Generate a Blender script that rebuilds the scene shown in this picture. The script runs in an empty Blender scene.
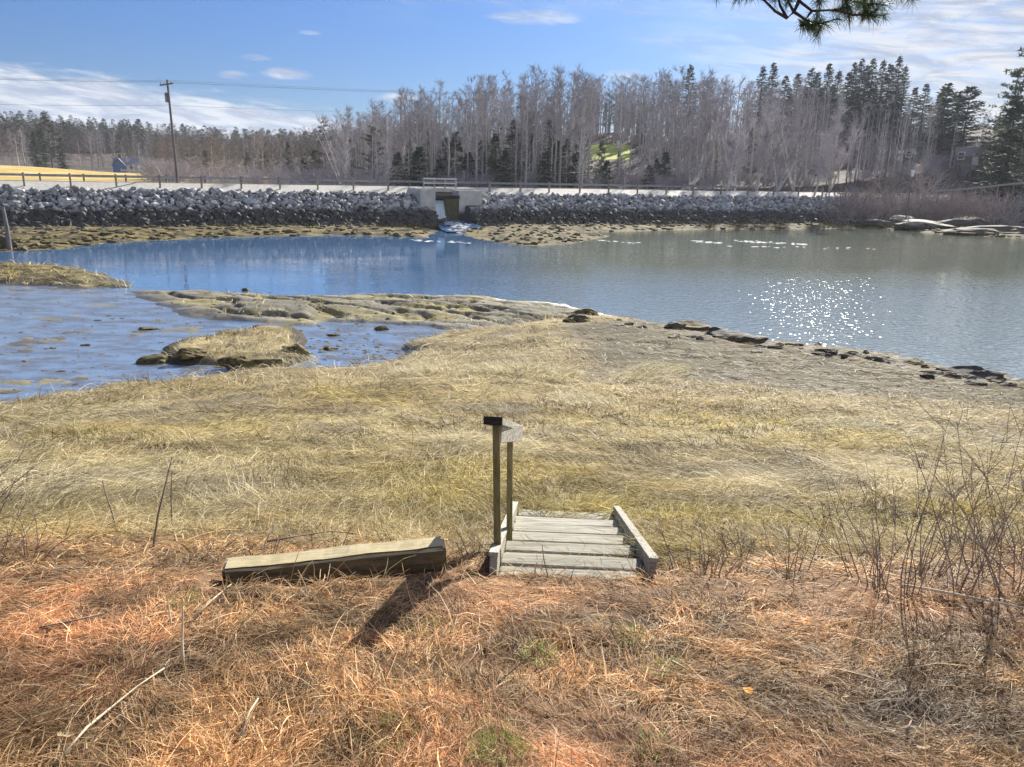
import bpy, math, random
import numpy as np
from mathutils import Vector, Matrix
C = bpy.context.scene.collection
SC = bpy.context.scene
R = math.radians
rng = np.random.default_rng(7)
random.seed(7)

# ------------------------------------------------------------------ camera
W_, H_, F_ = 1024, 767, 770.0
EYE = np.array([0.0, 0.0, 5.05])
PITCH, ROLL = R(14.8), R(1.12)
Fv = np.array([0, math.cos(PITCH), -math.sin(PITCH)])
R0 = np.array([1.0, 0, 0]); U0 = np.array([0, math.sin(PITCH), math.cos(PITCH)])
Rv = R0 * math.cos(ROLL) + U0 * math.sin(ROLL)
Uv = U0 * math.cos(ROLL) - R0 * math.sin(ROLL)
cam = bpy.data.cameras.new('camera'); camo = bpy.data.objects.new('camera', cam); C.objects.link(camo)
cam.sensor_width = 36; cam.lens = F_ / W_ * 36; cam.clip_start = 0.05; cam.clip_end = 9000
camo.matrix_world = Matrix(((Rv[0], Uv[0], -Fv[0], EYE[0]), (Rv[1], Uv[1], -Fv[1], EYE[1]), (Rv[2], Uv[2], -Fv[2], EYE[2]), (0, 0, 0, 1)))
SC.camera = camo

def ray(px, py):
    x = (np.asarray(px, float) - W_ / 2) / F_; y = (np.asarray(py, float) - H_ / 2) / F_
    return Fv + x[..., None] * Rv - y[..., None] * Uv
def at_z(px, py, z):            # point of the horizontal plane z seen at a pixel
    d = ray(px, py); t = (z - EYE[2]) / d[..., 2]
    return EYE + d * t[..., None]
def at_depth(px, py, zc):
    return EYE + ray(np.float64(px), np.float64(py)) * zc
def at_dist(px, py, D):         # at horizontal distance D
    d = ray(np.float64(px), np.float64(py)); return EYE + d * (D / math.hypot(d[0], d[1]))
def azel(px, py):
    d = ray(np.float64(px), np.float64(py)); return math.degrees(math.atan2(d[0], d[1])), math.degrees(math.atan2(d[2], math.hypot(d[0], d[1])))

# ------------------------------------------------------------------ light and sky
SUN_EL, SUN_AZ = 24.0, 22.0
SC.view_settings.view_transform = 'Standard'; SC.view_settings.look = 'None'
SC.view_settings.exposure = 1.28; SC.view_settings.gamma = 1.0; SC.view_settings.use_curve_mapping = False
SC.cycles.use_denoising = True
SC.cycles.max_bounces = 6; SC.cycles.diffuse_bounces = 3; SC.cycles.glossy_bounces = 3
SC.cycles.transmission_bounces = 3; SC.cycles.sample_clamp_indirect = 6; SC.cycles.sample_clamp_direct = 9
sl = bpy.data.lights.new('sun', 'SUN'); sl.energy = 4.9; sl.angle = R(0.5); sl.color = (1.0, 0.94, 0.84)
so = bpy.data.objects.new('sun', sl); C.objects.link(so)
SUND = Vector((math.cos(R(SUN_EL)) * math.sin(R(SUN_AZ)), math.cos(R(SUN_EL)) * math.cos(R(SUN_AZ)), math.sin(R(SUN_EL))))
so.rotation_euler = SUND.to_track_quat('Z', 'Y').to_euler(); so.location = (40, 100, 80)

class NT:                        # terse node building
    def __init__(s, tree): s.t = tree; s.n = tree.nodes; s.l = tree.links
    def node(s, typ, **kw):
        n = s.n.new(typ)
        for k, v in kw.items():
            if k.startswith('i_'):
                key = k[2:]; key = int(key) if key.isdigit() else key.replace('__', ' ')
                s.put(n.inputs[key], v)
            else: setattr(n, k, v)
        return n
    def put(s, sock, v):
        if isinstance(v, bpy.types.NodeSocket): s.l.new(v, sock)
        elif isinstance(v, bpy.types.Node): s.l.new(v.outputs[0], sock)
        else:
            if isinstance(v, tuple) and len(v) == 3 and sock.type == 'RGBA': v = (*v, 1)
            sock.default_value = v
    def math(s, op, a, b=0.0, c=None, clamp=False):
        n = s.n.new('ShaderNodeMath'); n.operation = op; n.use_clamp = clamp
        s.put(n.inputs[0], a); s.put(n.inputs[1], b)
        if c is not None: s.put(n.inputs[2], c)
        return n.outputs[0]
    def step(s, v, lo, hi):      # smoothstep
        n = s.n.new('ShaderNodeMapRange'); n.interpolation_type = 'SMOOTHSTEP'; n.clamp = True
        s.put(n.inputs[0], v); s.put(n.inputs[1], lo); s.put(n.inputs[2], hi); return n.outputs[0]
    def noise(s, vec, scale, detail=4, rough=0.55, dist=0.0):
        n = s.n.new('ShaderNodeTexNoise')
        if vec is not None: s.put(n.inputs['Vector'], vec)
        n.inputs['Scale'].default_value = scale; n.inputs['Detail'].default_value = detail
        n.inputs['Roughness'].default_value = rough; n.inputs['Distortion'].default_value = dist
        return n.outputs[0]
    def mix(s, f, a, b, mode='MIX'):
        n = s.n.new('ShaderNodeMix'); n.data_type = 'RGBA'; n.blend_type = mode
        s.put(n.inputs[0], f); s.put(n.inputs[6], a); s.put(n.inputs[7], b); return n.outputs[2]
    def ramp(s, f, stops):
        n = s.n.new('ShaderNodeValToRGB'); s.put(n.inputs[0], f); e = n.color_ramp.elements
        while len(e) < len(stops): e.new(0.5)
        for i, (p, c) in enumerate(stops): e[i].position = p; e[i].color = (*c, 1)
        return n.outputs[0]

wd = bpy.data.worlds.new('World'); SC.world = wd; wd.use_nodes = True
w = NT(wd.node_tree); w.n.clear()
wo = w.node('ShaderNodeOutputWorld'); bg = w.node('ShaderNodeBackground'); w.l.new(bg.outputs[0], wo.inputs[0])
sky = w.node('ShaderNodeTexSky', sky_type='NISHITA', sun_disc=False, sun_elevation=R(SUN_EL), sun_rotation=R(SUN_AZ),
             altitude=0, air_density=1.0, dust_density=0.3, ozone_density=2.2)
bg.inputs[1].default_value = 0.047
tc = w.node('ShaderNodeTexCoord'); sp = w.node('ShaderNodeSeparateXYZ', i_0=tc.outputs['Generated'])
EL = w.math('MULTIPLY', w.math('ARCSINE', sp.outputs[2]), 57.2958)
AZ = w.math('MULTIPLY', w.math('ARCTAN2', sp.outputs[0], sp.outputs[1]), 57.2958)
def comb(a, b, c=0.0):
    n = w.node('ShaderNodeCombineXYZ'); w.put(n.inputs[0], a); w.put(n.inputs[1], b); w.put(n.inputs[2], c); return n.outputs[0]
streak = comb(w.math('MULTIPLY', AZ, 0.10), w.math('ADD', w.math('MULTIPLY', EL, 0.62), w.math('MULTIPLY', AZ, 0.06)))
fine = w.noise(streak, 3.2, 7, 0.62, 0.4)
broad = w.noise(streak, 0.9, 5, 0.55, 0.3)
# low bank of cloud on the left, its top edge falling to the right
a0, e0 = azel(0, 60); a1, e1 = azel(330, 112); k = (e1 - e0) / (a1 - a0)
edge = w.math('ADD', w.math('MULTIPLY', w.math('SUBTRACT', AZ, a0), k), e0)
below = w.math('ADD', w.math('SUBTRACT', edge, EL), w.math('MULTIPLY', w.math('SUBTRACT', fine, 0.5), 2.6))
m1 = w.math('MULTIPLY', w.step(below, -0.15, 0.9), w.step(fine, 0.25, 0.60))
m1 = w.math('MULTIPLY', w.math('ADD', w.math('MULTIPLY', m1, 0.40), w.math('MULTIPLY', w.step(below, -0.3, 0.9), 0.60)), w.step(AZ, azel(425, 110)[0], azel(330, 110)[0]))
# bright high veil on the right, towards the sun
tilt = w.math('ADD', AZ, w.math('MULTIPLY', w.math('SUBTRACT', broad, 0.5), 22))
m2 = w.math('MULTIPLY', w.step(tilt, azel(610, 50)[0], azel(880, 50)[0]), w.math('ADD', w.math('MULTIPLY', w.step(fine, 0.25, 0.70), 0.50), 0.42))
# faint cirrus across the top
m3 = w.math('MULTIPLY', w.math('MULTIPLY', w.step(EL, azel(450, 32)[1], azel(450, -20)[1]), w.step(AZ, azel(330, 10)[0], azel(420, 10)[0])), w.math('MULTIPLY', w.step(broad, 0.42, 0.75), 0.7))
mask = w.math('MAXIMUM', w.math('MAXIMUM', m1, m2), m3)
for (px, py, sx, sy, amp) in ((290, 74, 2.0, 0.48, .95), (233, 75, 1.1, 0.3, .55), (398, 98, 1.9, 0.42, .75), (255, 57, 1.3, 0.25, .5), (310, 33, 0.9, 0.2, .4), (540, 17, 4.0, 0.6, .6), (640, 12, 3, .4, .35), (625, 76, 2.2, .5, .5)):
    a, e = azel(px, py)
    dx = w.math('DIVIDE', w.math('SUBTRACT', AZ, a), sx); dy = w.math('DIVIDE', w.math('SUBTRACT', EL, e), sy)
    d2 = w.math('ADD', w.math('MULTIPLY', dx, dx), w.math('MULTIPLY', dy, dy))
    b = w.math('SUBTRACT', w.math('MULTIPLY', fine, 2.2), d2)
    mask = w.math('MAXIMUM', mask, w.math('MULTIPLY', w.step(b, 0.15, 1.3), amp))
sunw = w.step(AZ, azel(500, 60)[0], azel(1000, 60)[0])
ccol = w.mix(sunw, (7.0, 7.4, 8.1), (7.6, 7.4, 7.2))
shade = w.mix(w.step(w.noise(streak, 2.1, 6, 0.65, .5), 0.38, 0.60), (0.56, 0.62, 0.74), (1, 1, 1))
ccol = w.mix(1.0, ccol, shade, 'MULTIPLY')
tint = w.mix(1.0, sky.outputs[0], w.mix(w.step(EL, -2.0, 16.0), (0.27, 0.40, 0.64), (0.33, 0.54, 0.92)), 'MULTIPLY')
w.l.new(w.mix(mask, tint, ccol), bg.inputs[0])

# ------------------------------------------------------------------ materials
MAT = {}
def material(name, rough=0.9, spec=0.3):
    m = bpy.data.materials.new(name); m.use_nodes = True; t = NT(m.node_tree)
    p = t.n['Principled BSDF']; p.inputs['Roughness'].default_value = rough; p.inputs['Specular IOR Level'].default_value = spec
    MAT[name] = m; return m, t, p
def noisy(name, c1, c2, scale=6, rough=0.9, bump=0.0, stretch=None, spec=0.3, coords='Object', c3=None, tl=0.0):
    m, t, p = material(name, rough, spec)
    v = t.node('ShaderNodeTexCoord').outputs[coords]
    if stretch:
        mp = t.node('ShaderNodeMapping'); t.put(mp.inputs[0], v); mp.inputs['Scale'].default_value = stretch; v = mp.outputs[0]
    n = t.noise(v, scale, 6, 0.62)
    stops = [(0.32, c1), (0.68, c2)] if c3 is None else [(0.28, c1), (0.52, c2), (0.74, c3)]
    oi = t.node('ShaderNodeObjectInfo'); col = t.ramp(n, stops)
    val = t.math('MULTIPLY_ADD', oi.outputs['Random'], 0.5, 0.75)
    hs = t.node('ShaderNodeHueSaturation'); t.put(hs.inputs['Value'], val); t.put(hs.inputs['Color'], col)
    t.put(p.inputs['Base Color'], hs.outputs[0])
    if bump:
        b = t.node('ShaderNodeBump', i_Strength=bump, i_Height=n); b.inputs['Distance'].default_value = 0.05; t.l.new(b.outputs[0], p.inputs['Normal'])
    if tl:
        out = t.n['Material Output']; tr = t.node('ShaderNodeBsdfTranslucent'); t.put(tr.inputs[0], hs.outputs[0])
        mx = t.node('ShaderNodeMixShader'); mx.inputs[0].default_value = tl; t.l.new(p.outputs[0], mx.inputs[1]); t.l.new(tr.outputs[0], mx.inputs[2]); t.l.new(mx.outputs[0], out.inputs[0])
    return m
def blade_mat(name, tl=0.35, rough=0.6, spec=0.25):      # colour of each blade comes with the blade
    m, t, p = material(name, rough, spec)
    a = t.node('ShaderNodeAttribute', attribute_name='Col')
    t.put(p.inputs['Base Color'], a.outputs['Color'])
    out = t.n['Material Output']; tr = t.node('ShaderNodeBsdfTranslucent'); t.put(tr.inputs[0], a.outputs['Color'])
    mx = t.node('ShaderNodeMixShader'); mx.inputs[0].default_value = tl; t.l.new(p.outputs[0], mx.inputs[1]); t.l.new(tr.outputs[0], mx.inputs[2]); t.l.new(mx.outputs[0], out.inputs[0])
    return m
blade_mat('straw', 0.48)
noisy('bark', (.32, .30, .29), (.60, .57, .55), 3, coords='Object', stretch=(3, 3, .6))
noisy('twig', (.27, .25, .27), (.42, .385, .41), 1.2)
noisy('twig_warm', (.19, .155, .135), (.31, .26, .22), 1.2)
noisy('birch_bark', (.45, .42, .40), (.85, .83, .80), 2.2, stretch=(1, 1, 2))
noisy('birch_twig', (.36, .33, .35), (.54, .50, .52), 1.5)
noisy('spruce', (.042, .068, .044), (.11, .15, .085), 2.2, tl=0.15)
noisy('far_green', (.045, .06, .04), (.10, .115, .075), .3, tl=.2)
noisy('pine', (.035, .055, .025), (.10, .13, .06), 1.5, tl=0.15)
noisy('conifer_bark', (.08, .06, .05), (.18, .14, .12), 4)
noisy('shrub_pale', (.28, .245, .24), (.44, .39, .38), 1.5)
noisy('shrub_red', (.27, .20, .195), (.40, .32, .31), 1.5)
noisy('bramble', (.15, .115, .095), (.37, .30, .26), 7)
noisy('dry_stalk', (.50, .42, .30), (.72, .62, .46), 8)
noisy('wet_bark', (.03, .025, .02), (.10, .08, .06), 20, bump=.4, stretch=(1, 1, .4))
noisy('needle_green', (.03, .06, .02), (.12, .17, .06), 30, rough=.5, tl=.2)
noisy('weathered_wood', (.19, .18, .145), (.40, .385, .325), 5, bump=.4, stretch=(14, 1.2, 14), c3=(.52, .50, .44))
noisy('tread_wood', (.22, .205, .165), (.38, .365, .30), 4, bump=.25, stretch=(1.0, 9, 9), c3=(.47, .45, .39))
noisy('green_wood', (.14, .12, .05), (.30, .27, .13), 6, bump=.4, stretch=(8, 8, 1.2))
noisy('gate_wood', (.05, .045, .02), (.11, .10, .05), 4)
noisy('dark_wood', (.015, .012, .010), (.05, .04, .03), 6, bump=.4, stretch=(1, 8, 8))
noisy('concrete', (.34, .33, .32), (.55, .54, .51), 1.5, bump=.3)
noisy('gravel', (.38, .37, .34), (.56, .54, .50), 3, coords='Object', bump=.2)
noisy('asphalt', (.045, .045, .05), (.075, .073, .07), 4)
noisy('white_paint', (.72, .72, .70), (.82, .82, .80), 3)
noisy('yellow_paint', (.60, .42, .05), (.70, .50, .08), 3)
noisy('grey_steel', (.22, .23, .25), (.42, .43, .45), 3, rough=.5)
noisy('rail_wood', (.20, .17, .14), (.36, .31, .26), 5)
noisy('pole_wood', (.10, .09, .085), (.22, .20, .19), 2, stretch=(6, 6, .5))
noisy('blue_siding', (.10, .20, .42), (.16, .28, .52), 1)
noisy('slate_roof', (.10, .11, .16), (.20, .20, .26), 2)
noisy('yellow_siding', (.66, .58, .26), (.80, .72, .38), 1)
noisy('tan_roof', (.22, .19, .17), (.34, .29, .26), 2)
noisy('brown_siding', (.16, .11, .09), (.26, .19, .15), 2)
noisy('window_glass', (.02, .025, .03), (.05, .06, .08), 1, rough=.1, spec=.6)
noisy('wire', (.30, .30, .31), (.45, .45, .46), 1, rough=.5)
noisy('dead_leaf', (.55, .26, .05), (.75, .40, .10), 14)
noisy('pale_leaf', (.30, .22, .12), (.46, .36, .22), 14)
noisy('foam', (.70, .72, .74), (.95, .95, .95), 3)
noisy('ceramic', (.65, .65, .66), (.8, .8, .8), 3, rough=.4)

def tide_rock(name, dry1, dry2, weed=True, top=1.85):    # rock that is black below the tide line and yellow with weed at its foot
    m, t, p = material(name, .85, .3)
    g = t.node('ShaderNodeNewGeometry'); pos = g.outputs['Position']; z = t.node('ShaderNodeSeparateXYZ', i_0=pos).outputs[2]
    n = t.noise(pos, .55, 6, .72); fi = t.noise(pos, 5.0, 5, .7)
    zz = t.math('ADD', z, t.math('MULTIPLY', t.math('SUBTRACT', n, .5), 1.9))
    oi = t.node('ShaderNodeObjectInfo')
    at = t.node('ShaderNodeAttribute', attribute_name='tone')
    dry = t.mix(t.step(fi, .3, .7), dry1, dry2)
    hs = t.node('ShaderNodeHueSaturation'); t.put(hs.inputs['Value'], t.math('MULTIPLY_ADD', at.outputs['Fac'], 1.15, .30)); t.put(hs.inputs['Color'], dry)
    wet = t.mix(fi, (.04, .039, .041), (.115, .108, .10))
    c = t.mix(t.step(zz, top - .25, top + .35), wet, hs.outputs[0])
    if weed: c = t.mix(t.step(zz, .42, .72), t.mix(t.step(fi, .38, .68), (.045, .035, .015), (.24, .19, .065)), c)
    t.put(p.inputs['Base Color'], c)
    b = t.node('ShaderNodeBump', i_Strength=.4, i_Height=fi); b.inputs['Distance'].default_value = .1; t.l.new(b.outputs[0], p.inputs['Normal'])
    return m
tide_rock('riprap', (.27, .275, .29), (.60, .60, .60))
tide_rock('ledge_rock', (.34, .30, .25), (.60, .54, .44), True, .8)

# ground: base colour of each zone (needles, hay, mud, weed, leaf litter) is stored per vertex, detail added here
m, t, p = material('earth', .95, .2)
ca = t.node('ShaderNodeAttribute', attribute_name='Col'); wa = t.node('ShaderNodeAttribute', attribute_name='wet')
pos = t.node('ShaderNodeNewGeometry').outputs['Position']
n1 = t.noise(pos, 9, 8, .7); n2 = t.noise(pos, 1.3, 6, .6)
fac = t.math('ADD', .45, t.math('ADD', t.math('MULTIPLY', n1, .75), t.math('MULTIPLY', n2, .35)))
hs = t.node('ShaderNodeHueSaturation'); t.put(hs.inputs['Value'], fac); t.put(hs.inputs['Color'], ca.outputs['Color'])
t.put(p.inputs['Base Color'], hs.outputs[0])
t.put(p.inputs['Roughness'], t.math('SUBTRACT', .95, t.math('MULTIPLY', wa.outputs['Fac'], t.math('ADD', .35, t.math('MULTIPLY', n2, .45)))))
t.put(p.inputs['Specular IOR Level'], t.math('ADD', .15, t.math('MULTIPLY', wa.outputs['Fac'], .4)))
b = t.node('ShaderNodeBump', i_Strength=.55, i_Height=n1); b.inputs['Distance'].default_value = .06; t.l.new(b.outputs[0], p.inputs['Normal'])

# water
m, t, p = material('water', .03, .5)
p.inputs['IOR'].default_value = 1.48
pos = t.node('ShaderNodeNewGeometry').outputs['Position']
def wmap(sx, sy, rot=0.0):
    mp = t.node('ShaderNodeMapping'); t.put(mp.inputs[0], pos); mp.inputs['Scale'].default_value = (sx, sy, 1); mp.inputs['Rotation'].default_value = (0, 0, rot); return mp.outputs[0]
sepw = t.node('ShaderNodeSeparateXYZ', i_0=pos); WX, WY = sepw.outputs[0], sepw.outputs[1]
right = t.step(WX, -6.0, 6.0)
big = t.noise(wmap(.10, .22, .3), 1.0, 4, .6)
gc = at_z(np.array([858.]), np.array([292.]), 0.0)[0]                     # where a gust roughens the pond
gx = t.math('DIVIDE', t.math('SUBTRACT', WX, gc[0]), 6.0); gy = t.math('DIVIDE', t.math('SUBTRACT', WY, gc[1]), 8.5)
gust = t.step(t.math('ADD', t.math('ADD', t.math('MULTIPLY', gx, gx), t.math('MULTIPLY', gy, gy)), t.math('MULTIPLY', t.math('SUBTRACT', big, .5), 3.4)), 7.0, -.5)
calm = t.math('ADD', t.math('ADD', .10, t.math('MULTIPLY', t.step(big, .40, .62), .20)), t.math('ADD', t.math('MULTIPLY', right, .66), t.math('MULTIPLY', gust, .56)))
ws = t.math('ADD', t.math('MULTIPLY', t.noise(wmap(4.6, 6.2, .25), 1.0, 0, .5), .445), t.math('MULTIPLY', t.noise(wmap(1.3, 2.0, -.2), 1.0, 1, .6), .35))
b = t.node('ShaderNodeBump', i_Height=t.math('MULTIPLY', ws, calm)); b.inputs['Strength'].default_value = .62; b.inputs['Distance'].default_value = .09
t.l.new(b.outputs[0], p.inputs['Normal'])
calm = t.math('MULTIPLY', calm, t.math('SUBTRACT', 1.0, t.math('MULTIPLY', t.step(t.math('ADD', WY, t.math('MULTIPLY', big, 8)), 46, 56), .65)))
b.inputs['Height'].default_value = 0; t.put(b.inputs['Height'], t.math('MULTIPLY', ws, calm))
t.put(p.inputs['Base Color'], t.mix(right, (.075, .165, .32), t.mix(t.step(t.math('ADD', WY, t.math('MULTIPLY', big, 8)), 40, 52), (.20, .255, .285), (.175, .20, .155))))  # reflections of sky, cloud and hill painted into the base colour by region

m, t, p = material('tidal_mud', .15, .6)
p.inputs['IOR'].default_value = 1.9; pos = t.node('ShaderNodeNewGeometry').outputs['Position']
def tmap(sx, sy, rot=0.0):
    mp = t.node('ShaderNodeMapping'); t.put(mp.inputs[0], pos); mp.inputs['Scale'].default_value = (sx, sy, 1); mp.inputs['Rotation'].default_value = (0, 0, rot); return mp.outputs[0]
f1 = t.noise(tmap(.8, 1.6), 1.0, 6, .65); f2 = t.noise(tmap(6, 14, .2), 1.0, 4, .6); f3 = t.noise(tmap(.25, .6, .1), 1.0, 4, .6)
t.put(p.inputs['Base Color'], t.mix(t.step(f1, .40, .62), (.19, .26, .37), (.13, .13, .13)))  # blue is sky reflection painted into the mud colour, grey is the mud
t.put(p.inputs['Roughness'], t.math('ADD', .03, t.math('MULTIPLY', t.step(t.math('ADD', t.math('MULTIPLY', f3, .6), t.math('MULTIPLY', f1, .4)), .48, .64), .22)))
b = t.node('ShaderNodeBump', i_Height=t.math('ADD', t.math('MULTIPLY', f2, t.math('ADD', .25, f3)), t.math('MULTIPLY', f1, .9))); b.inputs['Strength'].default_value = .32; b.inputs['Distance'].default_value = .03; t.l.new(b.outputs[0], p.inputs['Normal'])

# ------------------------------------------------------------------ object helpers
def link(o, parent=None):
    C.objects.link(o)
    if parent is not None: o.parent = parent
    return o
def tag(o, label=None, cat=None, group=None, kind=None):
    if label: o['label'] = label
    if cat: o['category'] = cat
    if group: o['group'] = group
    if kind: o['kind'] = kind
    return o
def thing(name, label, cat, loc=(0, 0, 0), rz=0, group=None, scale=1.0):
    o = bpy.data.objects.new(name, None); o.empty_display_size = .2; o.location = loc; o.rotation_euler = (0, 0, rz)
    o.scale = (scale,) * 3 if np.isscalar(scale) else scale
    return tag(link(o), label, cat, group)
def np_mesh(name, V, Q, cols=None, smooth=False, floats=None):
    me = bpy.data.meshes.new(name); V = np.asarray(V, np.float32); Q = np.asarray(Q, np.int32); k = Q.shape[1]
    me.vertices.add(len(V)); me.vertices.foreach_set('co', V.ravel())
    me.loops.add(Q.size); me.loops.foreach_set('vertex_index', Q.ravel())
    me.polygons.add(len(Q)); me.polygons.foreach_set('loop_start', np.arange(0, Q.size, k, dtype=np.int32))
    me.polygons.foreach_set('use_smooth', np.full(len(Q), smooth))
    if cols is not None:
        a = me.attributes.new('Col', 'FLOAT_COLOR', 'POINT'); a.data.foreach_set('color', np.c_[cols, np.ones(len(cols))].astype(np.float32).ravel())
    for kx, v in (floats or {}).items():
        a = me.attributes.new(kx, 'FLOAT', 'POINT'); a.data.foreach_set('value', np.asarray(v, np.float32))
    me.update(calc_edges=True); me.validate(); return me
def obj(name, me, mat, parent=None):
    o = bpy.data.objects.new(name, me)
    if mat: me.materials.clear(); me.materials.append(MAT[mat])
    return link(o, parent)

class MB:
    def __init__(s): s.v = []; s.f = []; s.n = 0
    def add(s, V, F):
        s.v.extend([tuple(map(float, q)) for q in V]); s.f.extend([tuple(int(i) + s.n for i in f) for f in F]); s.n += len(V)
    def box(s, c, size, M=None, jit=0.0, bev=0.0):
        hx, hy, hz = [q / 2 for q in size]
        if bev > 0:
            V = []; b = min(bev, hx * .9, hy * .9, hz * .9)
            import bmesh
            bm = bmesh.new(); bmesh.ops.create_cube(bm, size=1.0)
            for v in bm.verts: v.co = Vector((v.co.x * size[0], v.co.y * size[1], v.co.z * size[2]))
            bmesh.ops.bevel(bm, geom=list(bm.edges), offset=b, segments=2, affect='EDGES', profile=.6)
            bm.verts.index_update(); V = [v.co.copy() for v in bm.verts]; F = [[v.index for v in f.verts] for f in bm.faces]; bm.free()
        else:
            V = [Vector((x * hx, y * hy, z * hz)) for x in (-1, 1) for y in (-1, 1) for z in (-1, 1)]
            F = [(0, 1, 3, 2), (4, 6, 7, 5), (0, 4, 5, 1), (2, 3, 7, 6), (0, 2, 6, 4), (1, 5, 7, 3)]
        if jit: V = [v + Vector([random.uniform(-jit, jit) for _ in range(3)]) for v in V]
        if M is not None: V = [M @ v for v in V]
        s.add([v + Vector(c) for v in V], F); return s
    def tube(s, pts, rad, sides=5, cap=False):
        pts = [np.asarray(q, float) for q in pts]; n = len(pts)
        if np.isscalar(rad): rad = [rad] * n
        V = []
        ref = np.array([.31, .17, .93])
        for i in range(n):
            d = pts[min(i + 1, n - 1)] - pts[max(i - 1, 0)]; d = d / (np.linalg.norm(d) + 1e-9)
            r_ = ref if abs(d @ ref) < .95 else np.array([1.0, 0, 0])
            a = np.cross(d, r_); a /= np.linalg.norm(a); b = np.cross(d, a)
            for j in range(sides):
                th = 2 * math.pi * j / sides; V.append(pts[i] + rad[i] * (math.cos(th) * a + math.sin(th) * b))
        Fc = [(i * sides + j, i * sides + (j + 1) % sides, (i + 1) * sides + (j + 1) % sides, (i + 1) * sides + j) for i in range(n - 1) for j in range(sides)]
        if cap: Fc += [tuple(range(sides))[::-1], tuple((n - 1) * sides + j for j in range(sides))]
        s.add(V, Fc); return s
    def mesh(s, name, smooth=False):
        me = bpy.data.meshes.new(name); me.from_pydata(s.v, [], s.f); me.update()
        if smooth: me.polygons.foreach_set('use_smooth', np.ones(len(me.polygons), bool))
        return me
    def build(s, name, mat, parent=None, smooth=False): return obj(name, s.mesh(name, smooth), mat, parent)

# value noise in numpy
_perm = rng.random((256, 256)).astype(np.float32)
def vn(x, y):
    xi = np.floor(x).astype(int); yi = np.floor(y).astype(int); fx = x - xi; fy = y - yi
    fx = fx * fx * (3 - 2 * fx); fy = fy * fy * (3 - 2 * fy)
    g = lambda a, b: _perm[a & 255, b & 255]
    return (g(xi, yi) * (1 - fx) + g(xi + 1, yi) * fx) * (1 - fy) + (g(xi, yi + 1) * (1 - fx) + g(xi + 1, yi + 1) * fx) * fy
def fbm(x, y, o=4, gain=.5):
    s = 0; a = 1; tot = 0
    for i in range(o):
        s = s + a * vn(x * 2 ** i + 17.3 * i, y * 2 ** i + 9.1 * i); tot += a; a *= gain
    return s / tot - .5
def sstep(x, a, b):
    t_ = np.clip((x - a) / (b - a), 0, 1); return t_ * t_ * (3 - 2 * t_)

# ------------------------------------------------------------------ lay of the land
PA = at_z(np.array([100.]), np.array([190.]), 3.45)[0]; PB = at_z(np.array([700.]), np.array([196.5]), 3.45)[0]
LU = (PB - PA); LU[2] = 0; LU /= np.linalg.norm(LU); LN = np.array([-LU[1], LU[0], 0])      # along the causeway, and away from the camera
def line_st(X, Y): return (X - PA[0]) * LN[0] + (Y - PA[1]) * LN[1], (X - PA[0]) * LU[0] + (Y - PA[1]) * LU[1]
def on_line(s, t_, z): return np.array([PA[0] + LN[0] * s + LU[0] * t_, PA[1] + LN[1] * s + LU[1] * t_, z])
def t_of_px(px):
    d = ray(np.float64(px), np.float64(192)); Mx = np.array([[d[0], -LU[0]], [d[1], -LU[1]]]); q = np.linalg.solve(Mx, PA[:2]); return q[1]
TC0, TC1 = t_of_px(428), t_of_px(452)          # culvert opening
TCM = (TC0 + TC1) / 2
def skew_t(s): return TCM + s * 0.10           # passage leans a little

def P0(*pp):
    a = np.array(pp, float); return at_z(a[:, 0], a[:, 1], 0.0)[:, :2]
LAND = np.vstack([P0((-260, 440), (-100, 425), (0, 407), (60, 397), (120, 389), (200, 381), (270, 374), (350, 371), (388, 364), (402, 348), (432, 338), (470, 331), (520, 327), (560, 321), (600, 318), (640, 322), (700, 334), (760, 343), (830, 350), (900, 360), (960, 372), (1024, 386), (1130, 405), (1300, 430)), [[60, 12], [60, -60], [-60, -60], [-60, 12]]])
BAR = P0((128, 291), (200, 292), (300, 296), (400, 295), (470, 297), (550, 303), (600, 313), (660, 324), (640, 330), (560, 334), (480, 331), (420, 327), (370, 323), (330, 323), (300, 328), (250, 322), (190, 318), (150, 303))
TUS = P0((148, 362), (172, 345), (215, 333), (255, 326), (296, 328), (312, 345), (305, 360), (285, 368), (240, 370), (190, 366))
SPIT = P0((-80, 262), (0, 262), (60, 266), (110, 274), (134, 288), (80, 289), (0, 284), (-80, 284))
SHL = P0((-200, 258), (0, 252), (60, 249), (105, 243), (200, 238), (330, 235), (375, 236), (428, 238), (440, 229), (420, 200), (-200, 200))
SHM = P0((452, 231), (480, 240), (530, 246), (570, 244), (610, 236), (560, 233), (700, 229.5), (800, 229), (860, 228), (900, 230), (950, 235), (1024, 238), (1300, 246), (1300, 215), (452, 212))
FLAT = P0((-200, 284), (0, 284), (80, 289), (140, 290), (190, 318), (250, 324), (330, 322), (480, 330), (440, 345), (390, 372), (270, 382), (0, 420), (-200, 445))
MUDR = at_z(np.array([555., 640, 700, 830, 960, 1100, 1300, 1300, 1100, 1024, 900, 800, 700, 640, 590]), np.array([330., 312, 322, 338, 360, 385, 410, 530, 486, 468, 450, 436, 418, 402, 378]), .55)[:, :2]
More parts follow.
